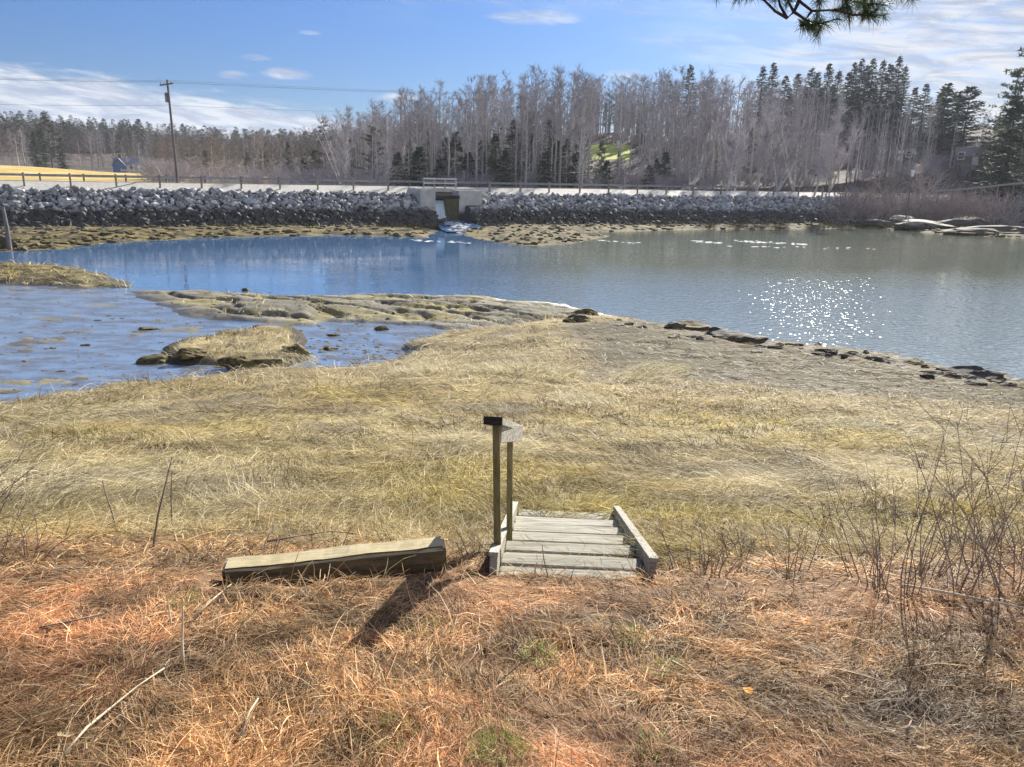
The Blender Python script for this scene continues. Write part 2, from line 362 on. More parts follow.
def poly_sd(X, Y, poly):       # positive inside
    d = np.full(X.shape, 1e9); ins = np.zeros(X.shape, bool); n = len(poly)
    for i in range(n):
        x0, y0 = poly[i]; x1, y1 = poly[(i + 1) % n]; ex, ey = x1 - x0, y1 - y0
        tt = np.clip(((X - x0) * ex + (Y - y0) * ey) / (ex * ex + ey * ey), 0, 1)
        d = np.minimum(d, (X - x0 - tt * ex) ** 2 + (Y - y0 - tt * ey) ** 2)
        c = (y0 > Y) != (y1 > Y)
        if ey != 0: ins ^= c & (X < x0 + (Y - y0) * ex / ey)
    d = np.sqrt(d); return np.where(ins, d, -d)
PY = np.array([-400, -5, 0, 1.5, 2.6, 3.4, 4.2, 5.4, 6.5, 8, 10, 13, 16, 20, 25, 32, 60])
PZ = np.array([4.0, 3.5, 3.40, 3.30, 3.22, 3.12, 2.88, 2.47, 2.28, 2.05, 1.76, 1.42, 1.15, .88, .66, .5, .4])
HAZ = np.array([-180, -60, -40, -33, -25, -19, -13, -8, -4, 3, 9, 15, 21, 26, 31, 40, 60, 180.])
HD = np.array([60, 105, 140, 180, 230, 300, 420, 600, 1500.])
HZ = np.array([
    [3, 3, 3, 3, 4, 6, 10, 10, 10],
    [3.2, 4.0, 5.4, 5.0, 5, 8, 22, 26, 26],
    [3.2, 4.1, 5.7, 5.0, 5, 8, 22, 26, 26],
    [3.2, 4.1, 5.7, 5.0, 5, 8, 22, 26, 26],
    [3.2, 3.8, 4.9, 4.7, 5, 7.5, 19, 24, 26],
    [3.2, 3.4, 4.4, 4.8, 6, 8.5, 17, 22, 26],
    [3.2, 3.4, 4.4, 6, 8, 12, 16, 20, 26],
    [3.2, 3.4, 5.0, 8, 12, 17, 20, 22, 26],
    [3.2, 3.4, 6.0, 11, 16, 21, 23, 24, 26],
    [3.2, 3.4, 5.0, 10.5, 18.5, 23, 25, 25, 26],
    [3.2, 3.4, 5.0, 10.5, 19, 23, 25, 25, 26],
    [3.2, 3.4, 5.0, 10.5, 19, 23, 25, 25, 26],
    [3.2, 3.4, 5.0, 10.5, 20, 23, 25, 25, 26],
    [3.2, 3.4, 5.0, 10.5, 20, 23, 25, 25, 26],
    [3.2, 3.4, 5.0, 10.5, 20, 23, 25, 25, 26],
    [3.2, 3.4, 5.0, 10.5, 20, 23, 25, 25, 26],
    [3.2, 3.4, 5.0, 10.5, 20, 23, 25, 25, 26],
    [3, 3, 3, 3, 4, 6, 10, 10, 10]], float)
def hill_z(az, D):
    i = np.clip(np.searchsorted(HAZ, az) - 1, 0, len(HAZ) - 2); j = np.clip(np.searchsorted(HD, D) - 1, 0, len(HD) - 2)
    fa = np.clip((az - HAZ[i]) / (HAZ[i + 1] - HAZ[i]), 0, 1); fd = np.clip((D - HD[j]) / (HD[j + 1] - HD[j]), 0, 1)
    fa = fa * fa * (3 - 2 * fa)
    return (HZ[i, j] * (1 - fd) + HZ[i, j + 1] * fd) * (1 - fa) + (HZ[i + 1, j] * (1 - fd) + HZ[i + 1, j + 1] * fd) * fa
sAX = np.array([-60, -11, -9, -5.4, 0, 2.5, 9.4, 10.6, 14, 18])
sZX = np.array([-2, -2, -.3, .35, 3.40, 4.08, 4.08, 3.9, 2.9, 2.9])
STAIR0 = np.array([.345, 3.72, 3.12]); STAIR1 = np.array([.470, 6.00, 2.415])
SA = STAIR1 - STAIR0; SLEN = math.hypot(SA[0], SA[1]); SD = np.array([SA[0], SA[1], 0]) / SLEN; SS = np.array([SD[1], -SD[0], 0])

TIM0 = at_depth(221, 571, 3.86); TIM1 = at_depth(446, 547, 4.06); TIML = float(np.linalg.norm((TIM1 - TIM0)[:2])); TIMD = (TIM1 - TIM0) / TIML
RR = np.concatenate([np.geomspace(.5, 160, 1050), np.geomspace(160.8, 1300, 130)])
AA = np.concatenate([np.arange(-180, -48, 3.0), np.arange(-48, 48, .2), np.arange(48, 180.1, 3.0)])
def land(X, Y):
    az = np.degrees(np.arctan2(X, Y)); D = np.hypot(X, Y)
    s, t_ = line_st(X, Y)
    near = np.interp(Y, PY, PZ)
    near = near + .05 * fbm(X * 1.1, Y * 1.1, 3) * sstep(Y, -1, 3) + .16 * fbm(X * .35 + 5, Y * .45, 4) * sstep(Y, 5.5, 9) + .075 * fbm(X * 2.6, Y * 3.4, 4, .6) * sstep(D, .3, 2)
    near = near + .10 * sstep(X, 1.2, 4) * sstep(Y, 2, 4) * (1 - sstep(Y, 8, 14))
    mrz = poly_sd(X, Y, MUDR)
    wob = .9 * fbm(X * .9, Y * .9, 4) + .5 * fbm(X * .28, Y * .28, 3)
    sdl = poly_sd(X, Y, LAND) + wob
    bank = np.where(sdl > 0, .02 + .22 * (1 - np.exp(-sdl / .35)) + .07 * sdl + .014 * np.clip(sdl, 0, 30) ** 2, np.maximum(-.5, .02 + sdl * .30))
    z = np.minimum(near, bank); z = z + sstep(mrz, 0, 1) * (.14 * fbm(X * .5 + Y * .35, (Y - .5 * X) * 1.1, 4, .6)) * sstep(sdl, .2, 1.2)
    sb = poly_sd(X, Y, BAR) + wob * .8; zb = np.where(sb > 0, .34 * (1 - np.exp(-sb / 1.5)) + .16 * fbm(X * .5, Y * 1.2, 4) + .11 * fbm(X * 1.6, Y * 4.0, 4, .65) - .16 * sstep(.10 - np.abs(fbm(X * .32 + 3, Y * 1.25 + .5 * X, 4)), 0, .1) * sstep(sb, .3, 1.2), sb * .12)
    st = poly_sd(X, Y, TUS) + wob * .5; zt = np.where(st > 0, .22 * (1 - np.exp(-st / .45)) + .30 * fbm(X * 1.1, Y * 1.1, 4), st * .35)
    ss = poly_sd(X, Y, SPIT) + wob; zs = np.where(ss > 0, .30 * (1 - np.exp(-ss / 1.0)) + .2 * fbm(X * .8, Y * .8, 3), ss * .15)
    sf = poly_sd(X, Y, FLAT) + wob; zf = np.where(sf > 0, -.012 + .10 * fbm(X * .55, Y * 1.2, 4) + .03 * fbm(X * 4, Y * 4, 2), np.maximum(-.5, -.02 + sf * .2))
    sl_ = poly_sd(X, Y, SHL) + wob; zl = np.where(sl_ > 0, .55 * (1 - np.exp(-sl_ / 4.0)) + .22 * fbm(X * .9, Y * .9, 4) * sstep(sl_, 0, 2), sl_ * .12)
    sm = poly_sd(X, Y, SHM) + wob; zm = np.where(sm > 0, .45 * (1 - np.exp(-sm / 3.5)) + .25 * fbm(X * .9, Y * .9, 4) * sstep(sm, 0, 2), sm * .12)
    low = np.maximum.reduce([zb, zt, zs, zf, zl, zm, np.full(X.shape, -.5)])
    z = np.maximum(z, low)
    zc = np.interp(s, sAX, sZX)
    hz = hill_z(az, D) + 1.6 * fbm(X * .03, Y * .03, 4) * sstep(D, 120, 220)
    zc = np.where(s > 14, np.maximum(zc, hz), zc); zc = np.where(s > 10.6, zc + (hz - zc) * sstep(s, 11, 22), zc)
    # a side slope of the land comes down to the road at the right
    z = np.where(s > -9, np.maximum(z, zc), z)
    ch = (np.abs(t_ - skew_t(s)) < 2.3) & (s > -9) & (s < 24)
    z = np.where(ch, np.interp(s, [-9, -5, -1, 24], [-.3, -.1, .45, .5]), z)
    ta = (X - TIM0[0]) * TIMD[0] + (Y - TIM0[1]) * TIMD[1]; tb = (Y - TIM0[1]) * TIMD[0] - (X - TIM0[0]) * TIMD[1]
    tm = sstep(ta, -.12, .05) * (1 - sstep(ta, TIML, TIML + .12)) * sstep(tb, -.22, -.06) * (1 - sstep(tb, .16, .28))
    z = z * (1 - tm) + np.minimum(z, TIM0[2] + TIMD[2] * ta - .135) * tm
    # the steps are let into the bank
    a = (X - STAIR0[0]) * SD[0] + (Y - STAIR0[1]) * SD[1]; b_ = np.abs((X - STAIR0[0]) * SS[0] + (Y - STAIR0[1]) * SS[1])
    cut = (1 - sstep(b_, .40, .56)) * sstep(a, -.03, .10) * (1 - sstep(a, 2.05, 2.35))
    zst = STAIR0[2] + (STAIR1[2] - STAIR0[2]) * np.clip(a / SLEN, 0, 1) - .20
    z = z * (1 - cut) + np.minimum(z, zst) * cut
    zones = dict(mr=poly_sd(X, Y, MUDR) + 1.4 * wob, s=s, sdl=sdl, sb=sb, st=st, ss=ss, sf=sf, sl=sl_, sm=sm, az=az, D=D, near=near, t=t_)
    return z, zones
gA, gR = np.meshgrid(np.radians(AA), RR)
GX = gR * np.sin(gA); GY = gR * np.cos(gA)
GZ, ZN = land(GX, GY)
def lookup(arr, X, Y):
    D = np.hypot(X, Y); a = np.degrees(np.arctan2(X, Y))
    i = np.clip(np.interp(D, RR, np.arange(len(RR))), 0, len(RR) - 1.001); j = np.clip(np.interp(a, AA, np.arange(len(AA))), 0, len(AA) - 1.001)
    i0 = np.floor(i).astype(int); j0 = np.floor(j).astype(int); fi = i - i0; fj = j - j0
    return (arr[i0, j0] * (1 - fi) + arr[i0 + 1, j0] * fi) * (1 - fj) + (arr[i0, j0 + 1] * (1 - fi) + arr[i0 + 1, j0 + 1] * fi) * fj
def gz(x, y): return float(lookup(GZ, np.array([x]), np.array([y]))[0])
def ground_px(px, py, rmax=140):          # where the ray through a pixel first meets the ground
    px = np.atleast_1d(np.asarray(px, float)); py = np.atleast_1d(np.asarray(py, float)); out = np.full((len(px), 3), np.nan)
    sel = RR < rmax; rr = RR[sel]
    for c0 in range(0, len(px), 8000):
        d = ray(px[c0:c0 + 8000], py[c0:c0 + 8000]); h = np.hypot(d[:, 0], d[:, 1]); a = np.degrees(np.arctan2(d[:, 0], d[:, 1]))
        j = np.clip(np.interp(a, AA, np.arange(len(AA))), 0, len(AA) - 1.001); j0 = np.floor(j).astype(int); fj = (j - j0)[None]
        gzs = GZ[sel][:, j0] * (1 - fj) + GZ[sel][:, j0 + 1] * fj
        rz = EYE[2] + rr[:, None] * (d[:, 2] / h)[None]
        hit = rz <= gzs; ok = hit.any(0); k = np.argmax(hit, 0); r_ = rr[k]
        out[c0:c0 + 8000][ok] = (EYE + d * (r_ / h)[:, None])[ok]
    return out
def gp(px, py): return ground_px([px], [py])[0]

# zone colours
def colr(*c): return np.array(c)
n_a = fbm(GX * 1.7, GY * 1.7, 4); n_b = fbm(GX * .35, GY * .5, 4); n_c = fbm(GX * 6, GY * 6, 3)
def lerp(a, b, f): return a + (b - a) * f[..., None]
col = np.broadcast_to(colr(.13, .115, .095), GX.shape + (3,)).copy()                       # mud under the water
hay = lerp(lerp(np.broadcast_to(colr(.25, .19, .09), GX.shape + (3,)), colr(.36, .30, .16), sstep(n_b, -.15, .2)), colr(.17, .12, .065), sstep(n_a, .05, .3))
thn = fbm(GX * .45 + 3, GY * .6, 3)
rzg = sstep(ZN['mr'], -.5, .6)
hay = lerp(hay, np.broadcast_to(colr(.118, .104, .066), GX.shape + (3,)), rzg)
hay = lerp(hay, np.broadcast_to(colr(.17, .14, .09), GX.shape + (3,)), sstep(-thn, .12, .22))
needle = lerp(np.broadcast_to(colr(.19, .115, .065), GX.shape + (3,)), colr(.06, .042, .03), sstep(n_a, -.05, .2))
mud = lerp(np.broadcast_to(colr(.19, .18, .14), GX.shape + (3,)), colr(.29, .27, .21), sstep(n_b, -.1, .2))
mud = lerp(mud, colr(.085, .075, .06), .8 * sstep(.09 - np.abs(fbm(GX * .32 + 3, GY * 1.25 + .5 * GX, 4)), 0, .07)); mud = lerp(mud, colr(.28, .24, .09), .7 * sstep(n_a + n_b, .08, .25))
weed = lerp(np.broadcast_to(colr(.23, .185, .07), GX.shape + (3,)), colr(.055, .045, .022), sstep(n_a + n_c * .7, -.22, .10))
litter = lerp(np.broadcast_to(colr(.085, .07, .06), GX.shape + (3,)), colr(.14, .115, .10), sstep(n_a, -.1, .2))
col = lerp(col, mud, sstep(np.maximum(ZN['sb'], ZN['sf'] * .5 - .3), -.1, .5))
col = lerp(col, weed, np.maximum(sstep(ZN['ss'], -.2, .3), np.maximum(sstep(ZN['sl'], -1.5, .5), sstep(ZN['sm'], -1.5, .5))))
col = lerp(col, np.broadcast_to(colr(.06, .05, .035), GX.shape + (3,)), sstep(ZN['st'], -.5, -.1))
col = lerp(col, hay, np.maximum(sstep(ZN['sdl'], 0., .5), sstep(ZN['st'], .35, .7)))
col = lerp(col, needle, 1 - sstep(GY + .9 * n_a, 3.7, 5.2))
col = lerp(col, np.broadcast_to(colr(.05, .042, .036), GX.shape + (3,)), .9 * np.exp(-(((GX - 1.40) / .55) ** 2 + ((GY - 2.35) / .34) ** 2)))
col = lerp(col, np.broadcast_to(colr(.045, .045, .048), GX.shape + (3,)), sstep(ZN['s'], -6.2, -5.4) * (1 - sstep(ZN['s'], -.6, -.2)))  # embankment under the boulders, shade of the gaps painted into its colour
col = lerp(col, litter, sstep(ZN['s'], -.6, 0))
fa = (ZN['az'] < -17) & (ZN['s'] > 13) & (ZN['D'] < 215)
col[fa] = lerp(np.broadcast_to(colr(.50, .36, .12), GX.shape + (3,)), colr(.62, .50, .20), sstep(n_b, -.1, .2))[fa]
a0_, a1_ = azel(588, 145)[0], azel(630, 145)[0]
lawn = (ZN['az'] > a0_) & (ZN['az'] < a1_) & (ZN['D'] > 172) & (ZN['D'] < 205); col[lawn] = colr(.42, .46, .10)
wet = np.clip(1 - sstep(GZ, .02, .30), 0, 1) * (ZN['s'] < -1) * (1 - sstep(np.maximum(ZN['sm'], ZN['sl']), -2, -.5)) * (1 - .85 * sstep(ZN['sb'], .1, 1.0)) * (1 - .95 * sstep(ZN['st'], -.8, -.2)) * (1 - .9 * sstep(ZN['sdl'], .1, .5))
nr, na = GX.shape
V = np.c_[GX.ravel(), GY.ravel(), GZ.ravel()]
idx = np.arange(nr * na).reshape(nr, na)
Q = np.c_[idx[:-1, :-1].ravel(), idx[:-1, 1:].ravel(), idx[1:, 1:].ravel(), idx[1:, :-1].ravel()]
cidx = len(V); V = np.vstack([V, [[0, 0, 3.40]]])
cc = np.vstack([col.reshape(-1, 3), [[.3, .16, .07]]])
me = np_mesh('ground', V, Q[:, ::-1], cc, True, {'wet': np.append(wet.ravel(), 0)})
ground = obj('ground', me, 'earth'); tag(ground, kind='structure')
fan = MB(); fan.add([(0, 0, 3.40)] + [tuple(V[idx[0, j]]) for j in range(na)], [(0, j + 2, j + 1) for j in range(na - 1)])
tag(fan.build('ground', 'earth'), kind='structure')

# water sheets
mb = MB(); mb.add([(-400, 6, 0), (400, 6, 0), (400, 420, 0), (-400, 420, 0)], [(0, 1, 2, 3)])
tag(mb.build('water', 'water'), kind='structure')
me = bpy.data.meshes.new('water'); me.from_pydata([(x, y, .004) for x, y in FLAT], [], [tuple(range(len(FLAT)))]); tag(obj('water', me, 'tidal_mud'), kind='structure')
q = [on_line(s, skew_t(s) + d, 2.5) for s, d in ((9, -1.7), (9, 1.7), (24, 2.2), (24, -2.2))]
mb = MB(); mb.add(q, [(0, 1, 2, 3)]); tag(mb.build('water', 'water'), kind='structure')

# road, shoulders, painted lines
def strip(name, mat, s0, z0, s1, z1, ta=-60, tb=160, n=110, wob=0.0):
    V = []; 
    for i in range(n + 1):
        t_ = ta + (tb - ta) * i / n; j = wob * (random.random() - .5)
        V += [on_line(s0 + j, t_, z0 + j * .2), on_line(s1, t_, z1)]
    mb = MB(); mb.add(V, [(2 * i, 2 * i + 2, 2 * i + 3, 2 * i + 1) for i in range(n)])
    return tag(mb.build(name, mat), kind='structure')
strip('road_shoulder', 'gravel', -.25, 3.38, 2.5, 4.125, tb=t_of_px(850), n=260, wob=.25)
strip('road_shoulder', 'gravel', 8.2, 4.125, 10.2, 4.02)
strip('road', 'asphalt', 2.5, 4.13, 8.2, 4.13)
strip('road_marking', 'white_paint', 2.75, 4.134, 2.87, 4.134); strip('road_marking', 'white_paint', 7.85, 4.134, 7.97, 4.134)
strip('road_marking', 'yellow_paint', 4.72, 4.134, 4.82, 4.134); strip('road_marking', 'yellow_paint', 4.92, 4.134, 5.02, 4.134)
# ------------------------------------------------------------------ culvert bridge in the causeway
def frame_M(skew=.10):
    u = Vector(LU); n = Vector(LN); return Matrix(((u.x, n.x, 0), (u.y, n.y, 0), (0, 0, 1))).to_3x3()
FM = frame_M()
def cbox(mb, s0, s1, t0, t1, z0, z1, bev=.03):
    c = on_line((s0 + s1) / 2, (t0 + t1) / 2, (z0 + z1) / 2); mb.box(c, (t1 - t0, s1 - s0, z1 - z0), FM, bev=bev); return mb
m, t, p = material('culvert_concrete', .85, .3)
g = t.node('ShaderNodeNewGeometry'); pz = t.node('ShaderNodeSeparateXYZ', i_0=g.outputs['Position']).outputs[2]; nn = t.noise(g.outputs['Position'], 1.3, 6, .65)
zz = t.math('ADD', pz, t.math('MULTIPLY', t.math('SUBTRACT', nn, .5), .9))
c_ = t.mix(t.step(zz, 1.2, 2.0), t.ramp(nn, [(.3, (.03, .03, .03)), (.7, (.09, .08, .07))]), t.ramp(nn, [(.3, (.46, .45, .43)), (.7, (.70, .69, .66))]))
t.put(p.inputs['Base Color'], c_)
tL0, tL1, tR0, tR1 = t_of_px(413), TC0, TC1, t_of_px(475)
base = on_line(0, TCM, 0)
br = thing('culvert_bridge', 'small concrete bridge with pale railing where water runs out through the stone causeway', 'bridge', tuple(base))
def bpart(name, mb, mat, parent=br):
    mb.v = [(x - base[0], y - base[1], z - base[2]) for x, y, z in mb.v]; return mb.build(name, mat, parent)
bpart('abutment', cbox(MB(), -2.4, 10.4, tL0, tL1, -.3, 3.95), 'culvert_concrete')
bpart('abutment', cbox(MB(), -2.0, 10.4, tR0, tR1, -.3, 3.85), 'culvert_concrete')
bpart('deck', cbox(MB(), -.3, 10.2, tL0 + .2, tR1 - .2, 3.62, 4.06), 'culvert_concrete')
mb = MB(); cbox(mb, -2.0, -1.6, TC0 + 1.25, TC1 + .1, .2, 3.1); bpart('gate_panel', mb, 'gate_wood')
mb = MB(); cbox(mb, -2.05, -1.55, TC0 - .1, TC1 + .1, 2.95, 3.3); bpart('gate_beam', mb, 'dark_wood')
rl = bpart('railing', cbox(cbox(MB(), -.95, -.83, TC0 - .8, TC1 + .2, 4.95, 5.10), -.95, -.83, TC0 - .8, TC1 + .2, 4.50, 4.60), 'white_paint')
for k in range(4):
    tt = TC0 - .75 + (TC1 - TC0 + .9) * k / 3; mb = MB(); cbox(mb, -.83, -.68, tt - .08, tt + .08, 4.05, 5.12); mb.v = [(x - base[0], y - base[1], z) for x, y, z in mb.v]; mb.build('railing_post', 'grey_steel', rl)
m, t, p = material('falling_water', .3, .5); tcx = t.node('ShaderNodeTexCoord').outputs['Object']; mp = t.node('ShaderNodeMapping'); t.put(mp.inputs[0], tcx); mp.inputs['Scale'].default_value = (9, 9, .8)
t.put(p.inputs['Base Color'], t.ramp(t.noise(mp.outputs[0], 1, 4, .6), [(.3, (.42, .62, .80)), (.7, (.82, .90, .95))]))
V = []
for i in range(9):
    zf = 2.75 - 1.95 * i / 8
    for j in range(6): V.append(on_line(-1.35 - .75 * (i / 8) ** .5, TC0 + .08 + 1.25 * j / 5, zf) + [0, .05 * random.random(), 0])
mb = MB(); mb.add(V, [(i * 6 + j, i * 6 + j + 1, i * 6 + j + 7, i * 6 + j + 6) for i in range(8) for j in range(5)]); tag(mb.build('water', 'falling_water', smooth=True), kind='structure')
# water running out over the apron, and its foam
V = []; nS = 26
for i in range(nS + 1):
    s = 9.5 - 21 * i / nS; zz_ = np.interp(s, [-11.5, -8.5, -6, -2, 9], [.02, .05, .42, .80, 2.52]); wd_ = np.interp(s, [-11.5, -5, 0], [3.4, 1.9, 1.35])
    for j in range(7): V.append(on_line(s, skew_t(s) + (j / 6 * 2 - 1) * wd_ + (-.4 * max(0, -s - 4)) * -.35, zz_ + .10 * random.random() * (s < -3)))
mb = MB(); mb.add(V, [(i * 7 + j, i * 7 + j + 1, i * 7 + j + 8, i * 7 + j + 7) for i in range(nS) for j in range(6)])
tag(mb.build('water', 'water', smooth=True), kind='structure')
def foam_patch(pts, name='foam', n=60, r0=.15, r1=.5, flat=.2, mat='foam'):
    mb = MB()
    for (x, y, z) in pts:
        k = random.randint(5, 7); r_ = random.uniform(r0, r1); a0 = random.random() * 6
        ring = [(x + r_ * random.uniform(.6, 1.2) * math.cos(a0 + 6.283 * i / k) * 1.8, y + r_ * random.uniform(.6, 1.2) * math.sin(a0 + 6.283 * i / k), z) for i in range(k)]
        mb.add([(x, y, z + r_ * flat)] + ring, [(0, 1 + i, 1 + (i + 1) % k) for i in range(k)])
    return mb
pts = []
for k in range(230):
    s = random.uniform(-12.5, -4.5); wd_ = np.interp(s, [-12, -5], [2.6, 1.3]); q = on_line(s, skew_t(s) + random.gauss(0, .45) * wd_ + .14 * max(0, -s - 4), 0); q[2] = np.interp(s, [-12.5, -8.5, -6, -4.5], [.01, .06, .46, .65]) + .03; pts.append(q)
tag(foam_patch(pts, r0=.06, r1=.22).build('foam', 'foam'), 'white water tumbling out below the bridge', 'foam', kind='stuff')
pts = []
for x0, x1, y0, n_ in ((690, 720, 240.3, 26), (735, 805, 241.0, 60), (410, 470, 240, 26), (590, 640, 240, 16), (720, 880, 246, 20)):
    for k in range(n_):
        px = random.uniform(x0, x1); q = at_z(np.array([px]), np.array([y0 + (px - x0) / (x1 - x0) * 3 + random.gauss(0, .45)]), 0.006)[0]; pts.append(q)
tag(foam_patch(pts, r0=.05, r1=.17, flat=.10).build('foam', 'foam'), 'thin white lines of foam drifting on the pond', 'foam', kind='stuff')

# ------------------------------------------------------------------ thin spring haze over the inlet
hm = bpy.data.materials.new('haze'); hm.use_nodes = True; ht = NT(hm.node_tree); ht.n.clear(); ho = ht.node('ShaderNodeOutputMaterial'); hv = ht.node('ShaderNodeVolumePrincipled')
hv.inputs['Color'].default_value = (.80, .86, 1.0, 1); hv.inputs['Density'].default_value = .00020; hv.inputs['Anisotropy'].default_value = .2; ht.l.new(hv.outputs[0], ho.inputs['Volume'])
hb = MB().box((0, 0, 31), (2900, 2900, 66)); ho_ = bpy.data.objects.new('haze', hb.mesh('haze')); ho_.data.materials.append(hm); link(ho_); tag(ho_, kind='stuff')
SC.cycles.volume_bounces = 0; SC.cycles.volume_step_rate = 4

# ------------------------------------------------------------------ guard rails
def guard_rail(name, label, pxs, s, z, top, beam=None, mat='rail_wood', group=None, tl=None):
    ts = tl if tl is not None else [t_of_px(p) for p in pxs]; b0 = on_line(s, ts[0], z)
    g_ = thing(name, label, 'guard rail', tuple(b0), group=group)
    for tt in ts:
        mb = MB(); c = on_line(s, tt, z + top / 2 - .15) - b0; mb.box(c, (.17, .17, top + .3), FM, bev=.02); mb.build('post', mat, g_)
    if beam:
        mb = MB(); a = on_line(s - .12, ts[0] - .3, 0) - b0; b2 = on_line(s - .12, ts[-1] + .3, 0) - b0
        for zb, hb in beam:
            c = (a + b2) / 2; c[2] = zb; mb.box(c, (np.linalg.norm((b2 - a)[:2]), .07, hb), FM)
        mb.build('beam', 'grey_steel', g_)
    else:
        for zb in (.62, .36):
            mb = MB(); mb.tube([on_line(s - .1, tt, z + zb) - b0 for tt in ts], .012, 4); mb.build('cable', 'wire', g_)
    return g_
guard_rail('guard_rail', 'row of short wooden guard posts on the pale shoulder left of the small bridge', [24, 71, 117, 161, 203, 243, 282, 320, 356, 391], 1.0, 3.95, .95)
guard_rail('guard_rail', 'row of short wooden guard posts on the pale shoulder right of the small bridge', [493, 524, 553, 584, 613, 642, 671, 698, 726, 753, 779, 804, 828], 1.0, 3.95, .95)
tl_ = list(np.arange(t_of_px(-20), t_of_px(820), 3.81))
guard_rail('guard_rail', 'long metal guard rail along the far side of the road', None, 9.2, 4.07, .78, beam=[(.58, .22)], mat='pole_wood', tl=tl_)

ra = at_dist(935, 191.5, 120); rb = at_dist(1060, 180, 116)
rg = thing('guard_rail', 'pale weathered rail rising to the right edge beyond the shrubs', 'guard rail', tuple(ra)); v_ = rb - ra; ang = math.atan2(v_[1], v_[0])
MB().tube([np.zeros(3), v_ * .3 + [0, 0, -.05], v_ * .65 + [0, 0, .05], v_], .13, 6, True).build('rail', 'gravel', rg)
for k in range(8):
    q = v_ * (k + .3) / 8; MB().tube([q + [0, .1, -1.6], q + [0, .1, .2]], .09, 6, True).build('post', 'rail_wood', rg)

# ------------------------------------------------------------------ riprap boulders
import bmesh
def rock_mesh(seed, flat=.7, sub=1):
    rd = random.Random(seed); bm = bmesh.new(); bmesh.ops.create_icosphere(bm, subdivisions=sub, radius=.5)
    pl = []
    for k in range(7):
        d = Vector((rd.gauss(0, 1), rd.gauss(0, 1), rd.gauss(0, 1))).normalized(); pl.append((d, rd.uniform(.24, .40)))
    for v in bm.verts:
        for d, h in pl:
            e = v.co.dot(d) - h
            if e > 0: v.co -= d * e
        v.co *= 1.25; v.co.z *= flat
    return bm
ROCKS = []
for k in range(7):
    bm = rock_mesh(40 + k, random.uniform(.6, .85)); me = bpy.data.meshes.new('riprap_boulder'); bm.to_mesh(me); bm.free(); me.materials.append(MAT['riprap'])
    a = me.attributes.new('tone', 'FLOAT', 'POINT'); tone = (.12, .9, .5, .25, .75, .6, .35)[k]; a.data.foreach_set('value', np.full(len(me.vertices), tone, np.float32)); ROCKS.append(me)
def mesh_np(me):
    V = np.empty(len(me.vertices) * 3, np.float32); me.vertices.foreach_get('co', V); F = [tuple(p.vertices) for p in me.polygons]; return V.reshape(-1, 3), F
RNP = [mesh_np(m_) for m_ in ROCKS]
spots = []
tA, tB = t_of_px(-40), t_of_px(1090)
tt = tA
while tt < tB:
    dens = 1.0
    s = -5.9
    while s < .1:
        r_ = random.uniform(.24, .46) if random.random() < .78 else random.uniform(.46, .85)
        if tL0 - .3 < tt < tR1 + .3 and (s > -2.5 or TC0 - .5 < tt < TC1 + .9): pass
        else:
            spots.append((tt + random.gauss(0, .22), s + random.gauss(0, .15), r_))
        s += .25 * random.uniform(.8, 1.25)
    tt += .31 * random.uniform(.85, 1.15)
def sz(s): return float(np.interp(s, sAX, sZX))
spots.sort(key=lambda q: q[0])
for q_ in spots: pass
big = []
rest_V = []; rest_F = []; rest_T = []; nv = 0
spots2 = [(on_line(s, t_, sz(s) + .04), r_) for t_, s, r_ in spots]
spots2.sort(key=lambda q: np.linalg.norm(q[0] - EYE) / q[1])
for i, (p_, r_) in enumerate(spots2):
    k = random.randrange(7); rot = Matrix.Rotation(random.uniform(0, 6.28), 3, 'Z') @ Matrix.Rotation(random.gauss(-.1, .6), 3, 'X') @ Matrix.Rotation(random.gauss(0, .6), 3, 'Y')
    scl = r_ * 1.0
    if i < 300:
        o = bpy.data.objects.new('riprap_boulder', ROCKS[k]); o.location = p_; o.rotation_euler = rot.to_euler(); o.scale = (scl * random.uniform(.9, 1.4), scl, scl); link(o)
        low = p_[2] < 1.2
        tag(o, 'black wet boulder low in the causeway wall left of the bridge' if low else 'pale grey angular boulder high in the causeway wall left of the bridge', 'boulder', 'dark wet boulders of the causeway wall' if low else 'pale dry boulders of the causeway wall')
    else:
        V_, F_k = RNP[k]; M_ = np.array(rot) * (scl * np.array([random.uniform(.9, 1.4), 1, 1]))[None]; rest_V.append(V_ @ M_.T + p_)
        rest_F.append(np.array(F_k) + nv); rest_T.append(np.full(len(V_), random.uniform(.08, .95), np.float32)); nv += len(V_)
me = np_mesh('riprap', np.vstack(rest_V), np.vstack(rest_F), None, False, {'tone': np.concatenate(rest_T)})
tag(obj('riprap', me, 'riprap'), 'grey boulder facing of the long causeway with a dark tide line', 'riprap', kind='stuff')

